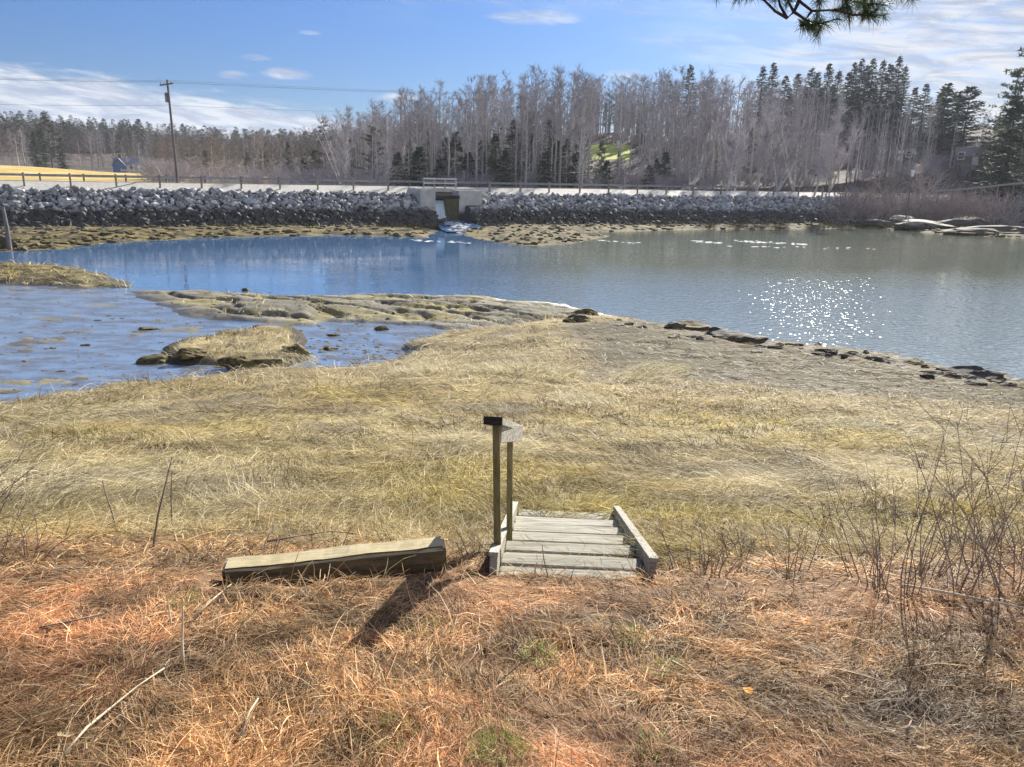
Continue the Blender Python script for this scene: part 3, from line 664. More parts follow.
# ------------------------------------------------------------------ trees
def norm(v): v = np.asarray(v, float); return v / (np.linalg.norm(v) + 1e-9)
def bare_tree(seed, H, spread=.22, nl=24, low=.30, r0=None, forks=1, twigs=4, lean=.02):
    rd = np.random.default_rng(seed); wood = MB(); tw = MB(); r0 = r0 or H * .0118
    for f in range(forks):
        hz = H * (1 if f == 0 else rd.uniform(.75, .95)); dirx = rd.normal(0, lean if forks == 1 else .16, 2)
        n = 8; P = []
        for i in range(n + 1):
            u = i / n; P.append(np.array([dirx[0] * hz * u + rd.normal(0, .004) * hz, dirx[1] * hz * u + rd.normal(0, .004) * hz, hz * u]))
        P[0][:2] = 0
        RA = [r0 * (1 - i / n) ** .8 * (.8 if forks > 1 else 1) + .012 for i in range(n + 1)]
        wood.tube(P, RA, 5)
        for k in range(nl if f == 0 else int(nl * .7)):
            u = low + (1 - low) * (k + rd.random()) / nl; u = min(u, .98); q = u * n; i = int(q); b0 = P[i] * (1 - q + i) + P[min(i + 1, n)] * (q - i)
            a = rd.uniform(0, 6.283); el = rd.uniform(.55, 1.15); L = hz * (spread * (1.05 - u) ** .7 * rd.uniform(.5, 1.25) + .03)
            d = np.array([math.cos(a) * math.cos(el), math.sin(a) * math.cos(el), math.sin(el)]); pts = [b0]; rr = max(.012, RA[min(i, n)] * .42)
            for m_ in range(4):
                d = norm(d + rd.normal(0, .13, 3) + np.array([0, 0, .10])); pts.append(pts[-1] + d * L / 4)
            wood.tube(pts, [rr, rr * .8, rr * .6, rr * .4, .014], 3)
            for j in range(4):
                ui = rd.uniform(.25, 1) * 3.99; ii = int(ui); s0 = pts[ii] * (1 - ui + ii) + pts[ii + 1] * (ui - ii)
                d2 = norm(d + rd.normal(0, .55, 3)); L2 = L * rd.uniform(.25, .5); e = s0 + d2 * L2 * .5; e2 = e + norm(d2 + rd.normal(0, .2, 3) + [0, 0, .2]) * L2 * .5
                tw.tube([s0, e, e2], [.024, .019, .013], 3)
                for x in range(twigs):
                    s1 = s0 + (e2 - s0) * rd.uniform(.2, 1); d3 = norm(d2 + rd.normal(0, .5, 3) + [0, 0, .15]); L3 = rd.uniform(.35, .95)
                    tw.tube([s1, s1 + d3 * L3], [.018, .010], 3)
    return wood.mesh('trunk'), tw.mesh('crown')
def conifer(seed, H, wide=.17, low=.10, droop=.25, gap=.0, pw=.85, step=.34, dens=1.0):
    rd = np.random.default_rng(seed); tr = MB(); fo = MB()
    tr.tube([(0, 0, 0), (0.02 * H * rd.normal() * .3, 0, H * .5), (0, 0, H * .99)], [H * .014, H * .008, .015], 6)
    z = H * low
    while z < H * .985:
        u = z / H; Rm = H * wide * (1 - u) ** pw + .10
        nb = max(3, int((5 + rd.integers(0, 3)) * dens))
        for k in range(nb):
            if rd.random() < gap: continue
            a = rd.uniform(0, 6.283); L = Rm * rd.uniform(.55, 1.18); dz = rd.normal(-droop, .12) + .45 * u
            d = np.array([math.cos(a), math.sin(a), dz]); d = norm(d); sd = np.array([-math.sin(a), math.cos(a), 0]); p0 = np.array([0, 0, z + rd.normal(0, .08)])
            ns = max(3, int(L / .28))
            for i in range(ns):
                f = (i + .4 + rd.random() * .4) / ns; c = p0 + d * L * f + np.array([0, 0, .06 * L * f * f]); wv = (.26 + .46 * (1 - f) * min(1, L)) * rd.uniform(.6, 1.25)
                for sg in (-1, 1):
                    tip = c + sd * sg * wv * rd.uniform(.7, 1.2) + d * wv * .8 + np.array([0, 0, rd.normal(-.10, .12)]); w2 = .10 + .07 * rd.random()
                    fo.add([c - d * w2, c + d * w2 * 1.3 + [0, 0, rd.normal(0, .05)], tip], [(0, 1, 2)])
            tip = p0 + d * L * 1.08; fo.add([tip - d * .35 + sd * .08, tip - d * .35 - sd * .08, tip + [0, 0, .05]], [(0, 1, 2)])
        z += step * rd.uniform(.75, 1.25)
    fo.add([(.08, 0, H * .96), (-.05, .07, H * .96), (0, 0, H * 1.03)], [(0, 1, 2)])
    return tr.mesh('trunk'), fo.mesh('crown')
def white_pine(seed, H, spread=.24, low=.30, nb=34):
    rd = np.random.default_rng(seed); tr = MB(); fo = MB(); P = [np.array([rd.normal(0, .012) * H * i / 6, rd.normal(0, .012) * H * i / 6, H * i / 6]) for i in range(7)]
    tr.tube(P, [H * .014 * (1 - i / 7) + .015 for i in range(7)], 6)
    for k in range(nb):
        u = low + (1 - low) * (k + rd.random()) / nb; q = min(5.99, u * 6); i = int(q); b0 = P[i] * (1 - q + i) + P[i + 1] * (q - i); a = rd.uniform(0, 6.283)
        L = H * spread * (1.08 - u) ** .6 * rd.uniform(.5, 1.2); d = norm([math.cos(a), math.sin(a), rd.uniform(.0, .45)]); e = b0 + d * L + np.array([0, 0, .08 * L])
        tr.tube([b0, b0 + d * L * .5, e], [.05, .035, .012], 3)
        for j in range(int(5 + L * 2.4)):
            f = rd.uniform(.35, 1.05); c = b0 + (e - b0) * f + rd.normal(0, .20, 3) * [1, 1, .55]
            for x in range(9):
                dd = norm(rd.normal(0, 1, 3) + [0, 0, .5] + d * .5) * rd.uniform(.25, .5); sd = norm(np.cross(dd, rd.normal(0, 1, 3))) * .06
                fo.add([c + sd, c - sd, c + dd], [(0, 1, 2)])
    return tr.mesh('trunk'), fo.mesh('crown')
def bush(seed, H, n=26, twigs=7, r0=.012):
    rd = np.random.default_rng(seed); mb = MB()
    for k in range(n):
        a = rd.uniform(0, 6.283); el = rd.uniform(.7, 1.45); L = H * rd.uniform(.6, 1.05); d = np.array([math.cos(a) * math.cos(el), math.sin(a) * math.cos(el), math.sin(el)]); p_ = np.array([rd.normal(0, .1) * H, rd.normal(0, .1) * H, -.05]); pts = [p_]
        for m_ in range(3):
            d = norm(d + rd.normal(0, .16, 3)); pts.append(pts[-1] + d * L / 3)
        mb.tube(pts, [r0, r0 * .8, r0 * .6, r0 * .3], 3)
        for j in range(twigs):
            q = rd.uniform(.8, 2.99); i = int(q); s0 = pts[i] * (1 - q + i) + pts[i + 1] * (q - i); mb.tube([s0, s0 + norm(d + rd.normal(0, .6, 3)) * L * rd.uniform(.15, .35)], [r0 * .55, r0 * .25], 3)
    return mb.mesh('stems')
BARE = [bare_tree(100 + k, 15, spread=random.uniform(.17, .24), nl=random.randint(20, 26), low=random.uniform(.28, .42)) for k in range(7)]
BIRCH = [bare_tree(200 + k, 9, spread=.22, nl=20, low=.25, forks=3, r0=.15, twigs=5) for k in range(4)]
SPR = [conifer(300 + k, 12, wide=random.uniform(.21, .26), low=.05, dens=1.3) for k in range(5)]
FIRS = [conifer(320 + k, 6, wide=.29, low=.03, step=.24, dens=1.2) for k in range(4)]
TALL = [conifer(340 + k, 17, wide=.20, low=.10, droop=.2, gap=.10, step=.34, dens=1.35) for k in range(3)]
WPINE = [white_pine(360 + k, 15, low=.18, nb=44) for k in range(4)]
ROUND = [conifer(380 + k, 9, wide=.27, low=.08, pw=.55, dens=1.3, droop=.1) for k in range(2)]
BUSH = [bush(400 + k, 2.0, n=34, twigs=9, r0=.016) for k in range(4)]
def tree(name, var, loc, scale, label, cat, group, mats, rz=None):
    o = thing(name, label, cat, loc, random.uniform(0, 6.28) if rz is None else rz, group, scale)
    for me_, nm, mt in ((var[0], 'trunk', mats[0]), (var[1], 'crown', mats[1])):
        if not me_.materials: me_.materials.append(MAT[mt])
        c_ = bpy.data.objects.new(nm, me_); link(c_, o)
    return o
def put_az(az, D): return D * math.sin(R(az)), D * math.cos(R(az))
def px_az(px, py=185): return azel(px, py)[0]
def s_of(x, y): return float(line_st(np.array([x]), np.array([y]))[0][0])
fieldA = px_az(150)
def place_px(px, D):                     # a spot on the ground in the direction of a pixel column
    az = px_az(px); x, y = put_az(az, D); return (x, y, gz(x, y) - .1)
def h_for(px, D, ytop):                  # height that reaches pixel row ytop from there
    p_ = place_px(px, D); q = at_dist(px, ytop, D); return q[2] - p_[2]

# leafless hardwoods on the hill
TOP = [(-40, 128), (0, 128), (150, 135), (300, 140), (345, 112), (400, 96), (470, 82), (520, 72), (600, 66), (680, 68), (760, 72), (850, 95), (900, 105), (960, 110), (1060, 100)]
cnt = 0; tries = 0
while cnt < 214 and tries < 6000:
    tries += 1
    px = random.uniform(335, 1060); D = random.uniform(112, 250) if random.random() < .75 else random.uniform(108, 150)
    p_ = place_px(px, D)
    if s_of(p_[0], p_[1]) < 17 or (680 < px < 842 and D < 136): continue
    if 588 < px < 634 and D < 205: 
        if random.random() < .8: continue
    ytop = np.interp(px, [a for a, b in TOP], [b for a, b in TOP]); hm = h_for(px, D, ytop + random.uniform(-5, 20)); h = min(hm, random.uniform(12, 18.5))
    if h < 6: continue
    zone = 0 if px < 520 else 1 if px < 680 else 2 if px < 840 else 3
    lab = ['tall leafless grey tree on the wooded slope above the small bridge', 'tall leafless tree in the dense stand on the highest part of the hill', 'tall leafless tree below the dark spruces on the hill', 'leafless tree on the brushy slope at the far right'][zone]
    grp = ['bare trees above the bridge', 'bare trees on the hill crest', 'bare trees below the spruces', 'bare trees on the right slope'][zone]
    k = h / 15; tree('bare_tree', random.choice(BARE), p_, (k * random.uniform(.85, 1.15), k * random.uniform(.85, 1.15), k), lab, 'tree', grp, ('bark', 'twig')); cnt += 1
cnt = 0
while cnt < 84:
    px = random.uniform(-50, 345); D = random.uniform(222, 330) if px < 200 else random.uniform(135, 300)
    p_ = place_px(px, D); h = min(random.uniform(7, 11.5), max(4.5, h_for(px, D, np.interp(px, [0, 150, 330], [116, 128, 136]) + random.uniform(-3, 18))))
    if 108 < px < 148 and D < 260: continue
    lab, grp = ('leafless grey tree at the wood edge behind the yellow field', 'bare trees behind the field') if px < 180 else ('leafless grey tree in the low wood behind the utility pole', 'bare trees behind the pole')
    k = h / 15; tree('bare_tree', random.choice(BARE), p_, (k * 1.3, k * 1.3, k), lab, 'tree', grp, ('bark', 'twig_warm')); cnt += 1
# white birches at the foot of the hill
for px, D, yt, lb in ((345, 98, 120, 'pale forked birch standing alone behind the road left of the bridge'), (690, 118, 150, 'small white birch behind the road with two spreading stems'), (727, 120, 120, 'white birch clump behind the road, left of the larger clump'), (736, 126, 112, 'slim white birch close behind the birch clump'), (757, 124, 108, 'tall white birch with pale forked top behind the road'),
                      (778, 122, 112, 'white birch with one straight bright stem'), (795, 126, 118, 'white birch with a broad pale crown beside the straight birch'), (815, 120, 130, 'white birch with spreading stems above the end of the guard posts'), (640, 122, 150, 'thin pale birch below the lawn on the hill'), (625, 119, 160, 'low pale birch at the roadside below the lawn'), (830, 130, 112, 'pale bushy birch near the end of the road'), (385, 105, 140, 'thin pale birch among the firs left of the bridge')):
    p_ = place_px(px, D); h = h_for(px, D, yt); k = h / 9; tree('birch_tree', random.choice(BIRCH), p_, k, lb, 'tree', None, ('birch_bark', 'birch_twig'))
# evergreens: (x, distance, top row, kind)
EV = [(374, 112, 128, 'w'), (352, 125, 138, 's'), (326, 140, 122, 'w'), (316, 150, 150, 'f'), (290, 150, 142, 's'), (265, 160, 150, 'f'), (305, 135, 158, 'f'), (420, 108, 146, 'f'), (445, 118, 138, 'f'), (440, 104, 158, 'f'), (468, 112, 152, 'f'), (495, 110, 132, 's'), (505, 106, 150, 'f'), (520, 118, 128, 's'), (522, 132, 104, 'w'), (545, 112, 150, 'f'), (556, 122, 140, 'f'), (575, 115, 152, 'f'), (398, 116, 152, 'f'),
      (410, 126, 142, 's'), (480, 125, 140, 's'), (618, 150, 150, 's'), (606, 118, 160, 'f'), (664, 128, 152, 'f'), (655, 140, 158, 'f'),
      (682, 215, 64, 't'), (664, 220, 82, 'w'), (752, 225, 66, 't'), (762, 218, 62, 't'), (745, 170, 116, 'w'), (590, 225, 92, 'w'), (575, 215, 98, 'w'), (606, 228, 94, 'w'),
      (775, 230, 76, 's'), (787, 225, 74, 's'), (800, 235, 68, 's'), (806, 228, 72, 's'), (816, 230, 64, 's'), (826, 236, 70, 's'), (840, 222, 62, 't'), (847, 228, 58, 't'), (858, 215, 58, 't'), (868, 222, 60, 't'), (883, 212, 56, 't'), (890, 220, 66, 't'), (836, 214, 72, 's'), (875, 218, 64, 's'), (853, 228, 66, 's'), (822, 222, 84, 's'), (795, 218, 86, 's'), (810, 215, 88, 's'),
      (780, 215, 88, 's'), (862, 205, 84, 's'), (845, 205, 86, 's'), (885, 200, 88, 's'), (912, 210, 84, 's'), (902, 215, 88, 's'), (930, 205, 92, 's'),
      (933, 186, 84, 'r'), (956, 188, 87, 'r'), (945, 192, 92, 'r'), (927, 195, 92, 's'), (992, 170, 116, 'r'), (1012, 172, 52, 'w'), (1032, 178, 58, 'w'), (1000, 180, 70, 'w'), (1002, 140, 92, 's'),
      (484, 116, 140, 'f'), (533, 124, 134, 's'), (566, 120, 138, 's'), (512, 126, 120, 's'), (548, 134, 118, 's'), (430, 130, 128, 's'), (456, 126, 132, 'f'), (600, 128, 140, 's'), (648, 122, 164, 'f'), (580, 132, 130, 'w'), (528, 140, 112, 's'), (498, 138, 120, 'w'), (712, 150, 140, 's'), (745, 190, 112, 's'), (640, 210, 100, 's'), (55, 235, 118, 'w'), (48, 250, 128, 's'), (40, 240, 132, 's'), (66, 240, 138, 's'), (208, 180, 150, 'f'), (250, 178, 152, 'f')]
KIND = {'w': ('pine_tree', WPINE, 15, ('conifer_bark', 'pine'), 'pine'), 's': ('spruce_tree', SPR, 12, ('conifer_bark', 'spruce'), 'spruce'), 'f': ('fir_tree', FIRS, 6, ('conifer_bark', 'spruce'), 'fir'), 't': ('spruce_tree', TALL, 17, ('conifer_bark', 'spruce'), 'tall ragged spruce'), 'r': ('cedar_tree', ROUND, 9, ('conifer_bark', 'spruce'), 'broad rounded evergreen')}
for px, D, yt, kd in EV:
    p_ = place_px(px, D); h = max(2.5, h_for(px, D, yt)); nm, var, H0, mats, word = KIND[kd]
    where, grp = ('at the wood edge behind the yellow field', 'field') if px < 120 else ('in the low wood right of the utility pole', 'low wood') if px < 390 else ('at the foot of the hill behind the bridge', 'foot of the hill') if px < 580 and D < 140 else ('in the grey wood around the bright lawn', 'around the lawn') if px < 672 else ('on the skyline of the hill', 'hill skyline') if D > 195 else ('on the right slope near the houses', 'right slope')
    k = h / H0; tree(nm, random.choice(var), p_, (k * random.uniform(1.15, 1.5), k * random.uniform(1.15, 1.5), k), f'dark green {word} {where}', 'tree', f'{word} trees, {grp}', mats)

# the far wood on the low ridge, one mass
def merge(items, name, mat, label, cat):
    Vs = []; Fs = []; n = 0
    for (V_, F_k), loc, sc, a in items:
        c_, s_ = math.cos(a), math.sin(a); M_ = np.array([[c_ * sc[0], -s_ * sc[0], 0], [s_ * sc[0], c_ * sc[0], 0], [0, 0, sc[1]]]); Vs.append(V_ @ M_.T + np.array(loc)); Fs.append(np.array(F_k) + n); n += len(V_)
    me_ = np_mesh(name, np.vstack(Vs), np.vstack(Fs)); return tag(obj(name, me_, mat), label, cat, kind='stuff')
FARC = [conifer(500 + k, 12, wide=.24, low=.05, step=.55) for k in range(4)]; FARC = [mesh_np(m_[1]) for m_ in FARC]
it = []
for k in range(520):
    px = random.uniform(-90, 440); D = random.uniform(345, 440); p_ = place_px(px, D); h = random.uniform(6, 11) / 12; it.append((random.choice(FARC), p_, (h * 1.9, h), random.uniform(0, 6)))
merge(it, 'distant_wood', 'far_green', 'dark evergreen wood along the far low ridge', 'wood')
BTW = [mesh_np(bare_tree(600 + k, 11, nl=14, twigs=3, low=.15)[1]) for k in range(4)]
it = []
for k in range(420):
    px = random.uniform(-60, 430); D = random.uniform(250, 385); p_ = place_px(px, D); it.append((random.choice(BTW), p_, (1.5, random.uniform(.65, 1.0)), random.uniform(0, 6)))
for k in range(170):
    px = random.uniform(150, 400); D = random.uniform(112, 235); p_ = place_px(px, D)
    if s_of(p_[0], p_[1]) < 16 or (px < 160 and D < 230): continue
    h = min(random.uniform(.5, .9), max(.3, h_for(px, D, np.interp(px, [150, 330], [134, 132]) + random.uniform(0, 18)) / 11)); it.append((random.choice(BTW), p_, (h * 1.5, h), random.uniform(0, 6)))
merge(it, 'distant_wood', 'twig_warm', 'leafless grey wood below the far ridge', 'wood')
BNP = [mesh_np(b_) for b_ in BUSH]
it = []
for k in range(900):
    px = random.uniform(150, 1080) if k < 640 else random.uniform(720, 1080); D = random.uniform(100, 210) if k % 3 else random.uniform(96, 130); p_ = place_px(px, D)
    if s_of(p_[0], p_[1]) < 13 or (585 < px < 636 and 150 < D < 206): continue
    k_ = random.uniform(.7, 1.7); it.append((random.choice(BNP), p_, (k_ * 1.3, k_), random.uniform(0, 6)))
merge(it, 'undergrowth', 'twig', 'grey leafless undergrowth below the trees of the hill', 'undergrowth')
HW = [tuple(mesh_np(q_) for q_ in bare_tree(620 + k, 15, spread=.2, nl=15, twigs=3, low=.12)) for k in range(5)]
itw = []; itc = []
for k in range(1000):
    px = random.uniform(330, 1080) if k < 840 else random.uniform(845, 1080); D = random.uniform(106, 240) if k < 840 else random.uniform(118, 168); p_ = place_px(px, D)
    if s_of(p_[0], p_[1]) < 15 or (585 < px < 636 and D < 206) or (680 < px < 842 and D < 136): continue
    ytop = np.interp(px, [a for a, b in TOP], [b for a, b in TOP]); h = min(h_for(px, D, ytop + random.uniform(2, 45)), random.uniform(6, 16.5)) / 15
    if h < .25: continue
    q_ = random.choice(HW); a = random.uniform(0, 6); itw.append((q_[0], p_, (h, h), a)); itc.append((q_[1], p_, (h * 1.25, h), a))
for k in range(60):
    px = random.uniform(580, 642); D = random.uniform(209, 246); p_ = place_px(px, D); h = min(h_for(px, D, 70 + random.uniform(0, 26)), 15) / 15; q_ = random.choice(HW); a = random.uniform(0, 6); itw.append((q_[0], p_, (h, h), a)); itc.append((q_[1], p_, (h * 1.25, h), a))
merge(itw, 'hillside_wood', 'bark', 'grey trunks of the dense leafless wood filling the hillside', 'wood'); merge(itc, 'hillside_wood', 'twig', 'fine grey twigs of the leafless wood filling the hillside', 'wood')
# shrubs by the road end at the right, each its own
SHR = [(846, 112, 172, 'p'), (862, 116, 168, 'p'), (880, 118, 172, 'p'), (898, 120, 166, 'p'), (916, 122, 176, 'p'), (934, 124, 164, 'p'), (950, 122, 172, 'p'), (966, 124, 162, 'p'), (985, 122, 158, 'r'), (1003, 120, 160, 'p'), (1018, 118, 166, 'p'), (975, 130, 148, 'r'), (955, 134, 150, 'p'), (1010, 130, 145, 'r'), (925, 138, 146, 'p'), (890, 136, 150, 'p'), (905, 124, 184, 'r'), (935, 126, 184, 'r'), (868, 122, 180, 'r'), (852, 118, 184, 'r')]
for px, D, yt, kd in SHR:
    p_ = place_px(px, D); h = min(5, max(1.2, h_for(px, D, yt))); k = h / 2.0; o = bpy.data.objects.new('roadside_shrub', random.choice(BUSH).copy()); o.data.materials.append(MAT['shrub_red' if kd == 'r' else 'shrub_pale'])
    o.location = p_; o.rotation_euler = (0, 0, random.uniform(0, 6)); o.scale = (k * 1.25, k * 1.25, k); link(o)
    tag(o, 'reddish leafless shrub on the bank past the end of the road' if kd == 'r' else 'pale grey leafless shrub on the bank past the end of the road', 'shrub', 'reddish roadside shrubs' if kd == 'r' else 'pale roadside shrubs')
# ------------------------------------------------------------------ houses
def gable(mb_w, mb_r, L, Wd, h, rise, over=.35):
    mb_w.add([(-L / 2, -Wd / 2, -.6), (L / 2, -Wd / 2, -.6), (L / 2, Wd / 2, -.6), (-L / 2, Wd / 2, -.6), (-L / 2, -Wd / 2, h), (L / 2, -Wd / 2, h), (L / 2, Wd / 2, h), (-L / 2, Wd / 2, h), (-L / 2, 0, h + rise), (L / 2, 0, h + rise)],
             [(0, 1, 5, 4), (2, 3, 7, 6), (1, 2, 6, 9, 5), (3, 0, 4, 8, 7)])
    k = rise / (Wd / 2); a = L / 2 + over; y = Wd / 2 + over; z0 = h - over * k
    for s in (-1, 1):
        mb_r.add([(-a, s * y, z0 + .03), (a, s * y, z0 + .03), (a, 0, h + rise + .06), (-a, 0, h + rise + .06), (-a, s * y, z0 + .2), (a, s * y, z0 + .2), (a, 0, h + rise + .26), (-a, 0, h + rise + .26)],
                 [(0, 1, 2, 3), (4, 7, 6, 5), (0, 4, 5, 1), (1, 5, 6, 2), (0, 3, 7, 4)])
def house(name, label, loc, rz, L, Wd, h, rise, wall, roof, wins, chimney=None, porch=None):
    o = thing(name, label, 'house', loc, rz); a = MB(); r_ = MB(); gable(a, r_, L, Wd, h, rise); a.build('wall', wall, o); rf = r_.build('roof', roof, o)
    for (x, z, ww, hh) in wins:
        f = MB().box((x, -Wd / 2 - .03, z), (ww + .3, .10, hh + .3)).build('window', 'white_paint', o); MB().box((x, -Wd / 2 - .09, z), (ww, .04, hh)).build('pane', 'window_glass', f)
    MB().box((L * .08, -Wd / 2 - .05, .95), (1.0, .10, 2.0)).build('door', 'white_paint', o)
    if chimney: MB().box((chimney, .3, h + rise + .2), (.7, .7, 1.6)).build('chimney', 'conifer_bark', rf)
    if porch:
        pm = MB(); pm.box((porch, -Wd / 2 - 1.0, -.2), (4.6, 2.0, .35)); pm.box((porch, -Wd / 2 - 1.95, .55), (4.6, .10, .5))
        for q in (-2.1, 0, 2.1): pm.box((porch + q, -Wd / 2 - 1.8, .4), (.14, .14, 1.4))
        pm.build('porch', 'white_paint', o)
    return o
q = at_dist(128, 173, 225); gzh = gz(q[0], q[1])
bh = house('blue_house', 'small blue house with grey roof and white porch beyond the yellow field', (q[0], q[1], max(gzh, q[2])), R(30) - .15, 5.4, 5, 2.1, 1.3, 'blue_siding', 'slate_roof', [(-1.9, 1.3, .7, .9), (1.1, 1.3, .7, .9), (2.1, 1.3, .7, .9)], -1.5, 1.0)
gw = MB(); gr_ = MB(); gable(gw, gr_, 3.4, 2.6, 1.8, 1.4, .25); MM = Matrix.Translation((-1.6, -2.6, 0)) @ Matrix.Rotation(R(90), 4, 'Z')
for m_, nm, mt in ((gw, 'gabled_wing', 'blue_siding'), (gr_, 'wing_roof', 'slate_roof')):
    m_.v = [tuple(MM @ Vector(v)) for v in m_.v]; m_.build(nm, mt, bh)
q = at_dist(619, 137, 196); house('yellow_house', 'pale yellow house half hidden by trees above the bright lawn', (q[0], q[1], gz(q[0], q[1])), R(-8), 2.6, 2.6, 2.0, 1.2, 'yellow_siding', 'tan_roof', [(-.8, 1.3, .5, .7), (.95, 1.3, .4, .7)])
q = at_dist(977, 122, 172); house('brown_house', 'dark brown house with a pale roof beside the tall pine at the far right', (q[0], q[1], gz(q[0], q[1])), R(-22), 5, 5, 1.6, 1.4, 'brown_siding', 'tan_roof', [(-2, 1.6, .9, 1.1), (2, 1.6, .9, 1.1)], 2)
q = at_dist(900, 122, 178); house('brown_house', 'low brown house with tan roof among bare trees left of the broad evergreens', (q[0], q[1], gz(q[0], q[1])), R(-15), 6, 5, 1.2, 1.0, 'brown_siding', 'tan_roof', [(-2, 1.3, .9, 1), (2, 1.3, .9, 1)])
q = at_dist(910, 190, 112)
sg = thing('birdhouse', 'small white box on a post among the shrubs past the road end', 'nest box', (q[0], q[1], gz(q[0], q[1]))); hq = at_dist(910, 174, 112)[2] - gz(q[0], q[1])
MB().box((0, 0, hq / 2 - .2), (.1, .1, hq + .2)).build('post', 'pole_wood', sg); bx = MB(); bx.box((0, 0, hq), (.34, .3, .6), bev=.03); bx.add([(-.24, -.22, hq + .31), (.24, -.22, hq + .31), (.24, .22, hq + .31), (-.24, .22, hq + .31), (-.24, 0, hq + .5), (.24, 0, hq + .5)], [(0, 1, 5, 4), (2, 3, 4, 5), (0, 4, 3), (1, 2, 5)]); bx.build('box', 'white_paint', sg)

# ------------------------------------------------------------------ utility pole and wires
def pole(px, D, ytop, label, lean=0.0):
    az = px_az(px); x, y = put_az(az, D); z = gz(x, y) - .2; H = at_dist(px, ytop, D)[2] - z
    o = thing('utility_pole', label, 'utility pole', (x, y, z), math.atan2(LU[1], LU[0])); o.rotation_euler = (0, lean, math.atan2(LU[1], LU[0]) - R(62))
    MB().tube([(0, 0, 0), (0, 0, H * .5), (0, 0, H)], [.14, .12, .095], 10, True).build('pole', 'pole_wood', o)
    cr = MB().box((0, -.14, H - .45), (2.3, .11, .13)).build('crossarm', 'pole_wood', o)
    for xx in (-1.0, -.35, 1.0): MB().tube([(xx, -.14, H - .40), (xx, -.14, H - .30), (xx, -.14, H - .2), (xx, -.14, H - .16)], [.03, .06, .05, .02], 8, True).build('insulator', 'ceramic', cr)
    MB().tube([(-.34, 0, H - 2.1), (-.34, 0, H - 2.05), (-.34, 0, H - 1.25), (-.34, 0, H - 1.18)], [.15, .21, .21, .12], 12, True).build('transformer', 'grey_steel', o)
    return o, H
p1, H1 = pole(178, 88, 80, 'weathered wooden utility pole with crossarm behind the causeway on the left', R(-1.5))
p2, H2 = pole(884, 128, 86, 'wooden utility pole among the trees near the end of the road', 0)
bpy.context.view_layer.update()
def wire(a, b, sag, label, group, rad=.010):
    a = Vector(a); b = Vector(b); pts = []
    for i in range(25):
        f = i / 24; q_ = a.lerp(b, f); q_.z -= sag * 4 * f * (1 - f); pts.append(q_ - a)
    o = MB().tube([tuple(q_) for q_ in pts], rad, 4).build('power_line', 'wire'); o.location = a; tag(o, label, 'power line', group); return o
for (xx, dz) in ((-1.0, -.16), (-.35, -.16), (1.0, -.16), (0, -2.4)):
    a = p1.matrix_world @ Vector((xx, -.14, H1 + dz)); b = p2.matrix_world @ Vector((xx, -.14, H2 + dz)); wire(a, b, 1.2, 'low slack wire strung under the three upper wires along the road' if dz < -1 else 'thin overhead wire running along the road in front of the hill', None if dz < -1 else 'upper overhead wires along the road')
    c_ = on_line(9, t_of_px(178) - 62, 0); c_ = Vector((c_[0] + xx, c_[1], 4 + H1 + dz)); wire(a, c_, 1.0, 'low slack wire leaving the utility pole to the left' if dz < -1 else 'thin overhead wire leaving the utility pole to the left', None if dz < -1 else 'upper wires left of the utility pole')

# ------------------------------------------------------------------ ledges, rocks and weed along the shores
def rock(px, py, w_, h_, seed, label, mat='ledge_rock', name='shore_rock', group=None, dep=.7, rz=None):
    q_ = ground_px([px], [py])[0]
    if np.isnan(q_[0]) or q_[2] < 0: q_ = at_z(np.array([px]), np.array([py]), -.02)[0]
    bm = rock_mesh(seed, 1.0, 3)
    for v in bm.verts:
        d = fbm(np.array([v.co.x * 4 + seed]), np.array([v.co.y * 4 + v.co.z * 5]), 3)[0]; v.co *= 1 + .45 * d
    me_ = bpy.data.meshes.new(name); bm.to_mesh(me_); bm.free(); a_ = me_.attributes.new('tone', 'FLOAT', 'POINT'); a_.data.foreach_set('value', np.full(len(me_.vertices), .5, np.float32)); me_.materials.append(MAT[mat])
    o = bpy.data.objects.new(name, me_); o.location = (q_[0], q_[1], q_[2] + h_ * .15); o.scale = (w_, w_ * dep, h_); o.rotation_euler = (0, 0, random.uniform(-.3, .3) if rz is None else rz); link(o); return tag(o, label, 'rock', group)
tide_rock('dark_rock', (.05, .045, .04), (.13, .115, .10), True, .9)
for i, (px, py, w_, h_, lb) in enumerate([(880, 226, 3.2, 1.3, 'weedy rock at the waterline below the end of the causeway'), (898, 224, 2.6, 1.5, 'tan topped rock beside the shoreline foam at the right'), (925, 228, 4.2, 1.4, 'low tan ledge at the waterline beneath the shrubs'), (958, 226, 4.6, 1.9, 'dark ledge with a pale top on the right shore'), (985, 223, 6.0, 1.7, 'broad flat pale ledge on the right shore'), (1012, 222, 6.5, 1.9, 'pale ledge running out of the picture at the right'), (1000, 232, 5.0, 1.0, 'low black rock at the water edge far right'), (970, 233, 3.6, .9, 'low black rock left of another at the far right water edge'), (850, 224, 2.2, .9, 'small weedy rock where the causeway meets the shore')]):
    rock(px, py, w_ * 1.5, h_ * .95, 60 + i, lb, 'ledge_rock' if i not in (0, 3, 6, 7, 8) else 'dark_rock')
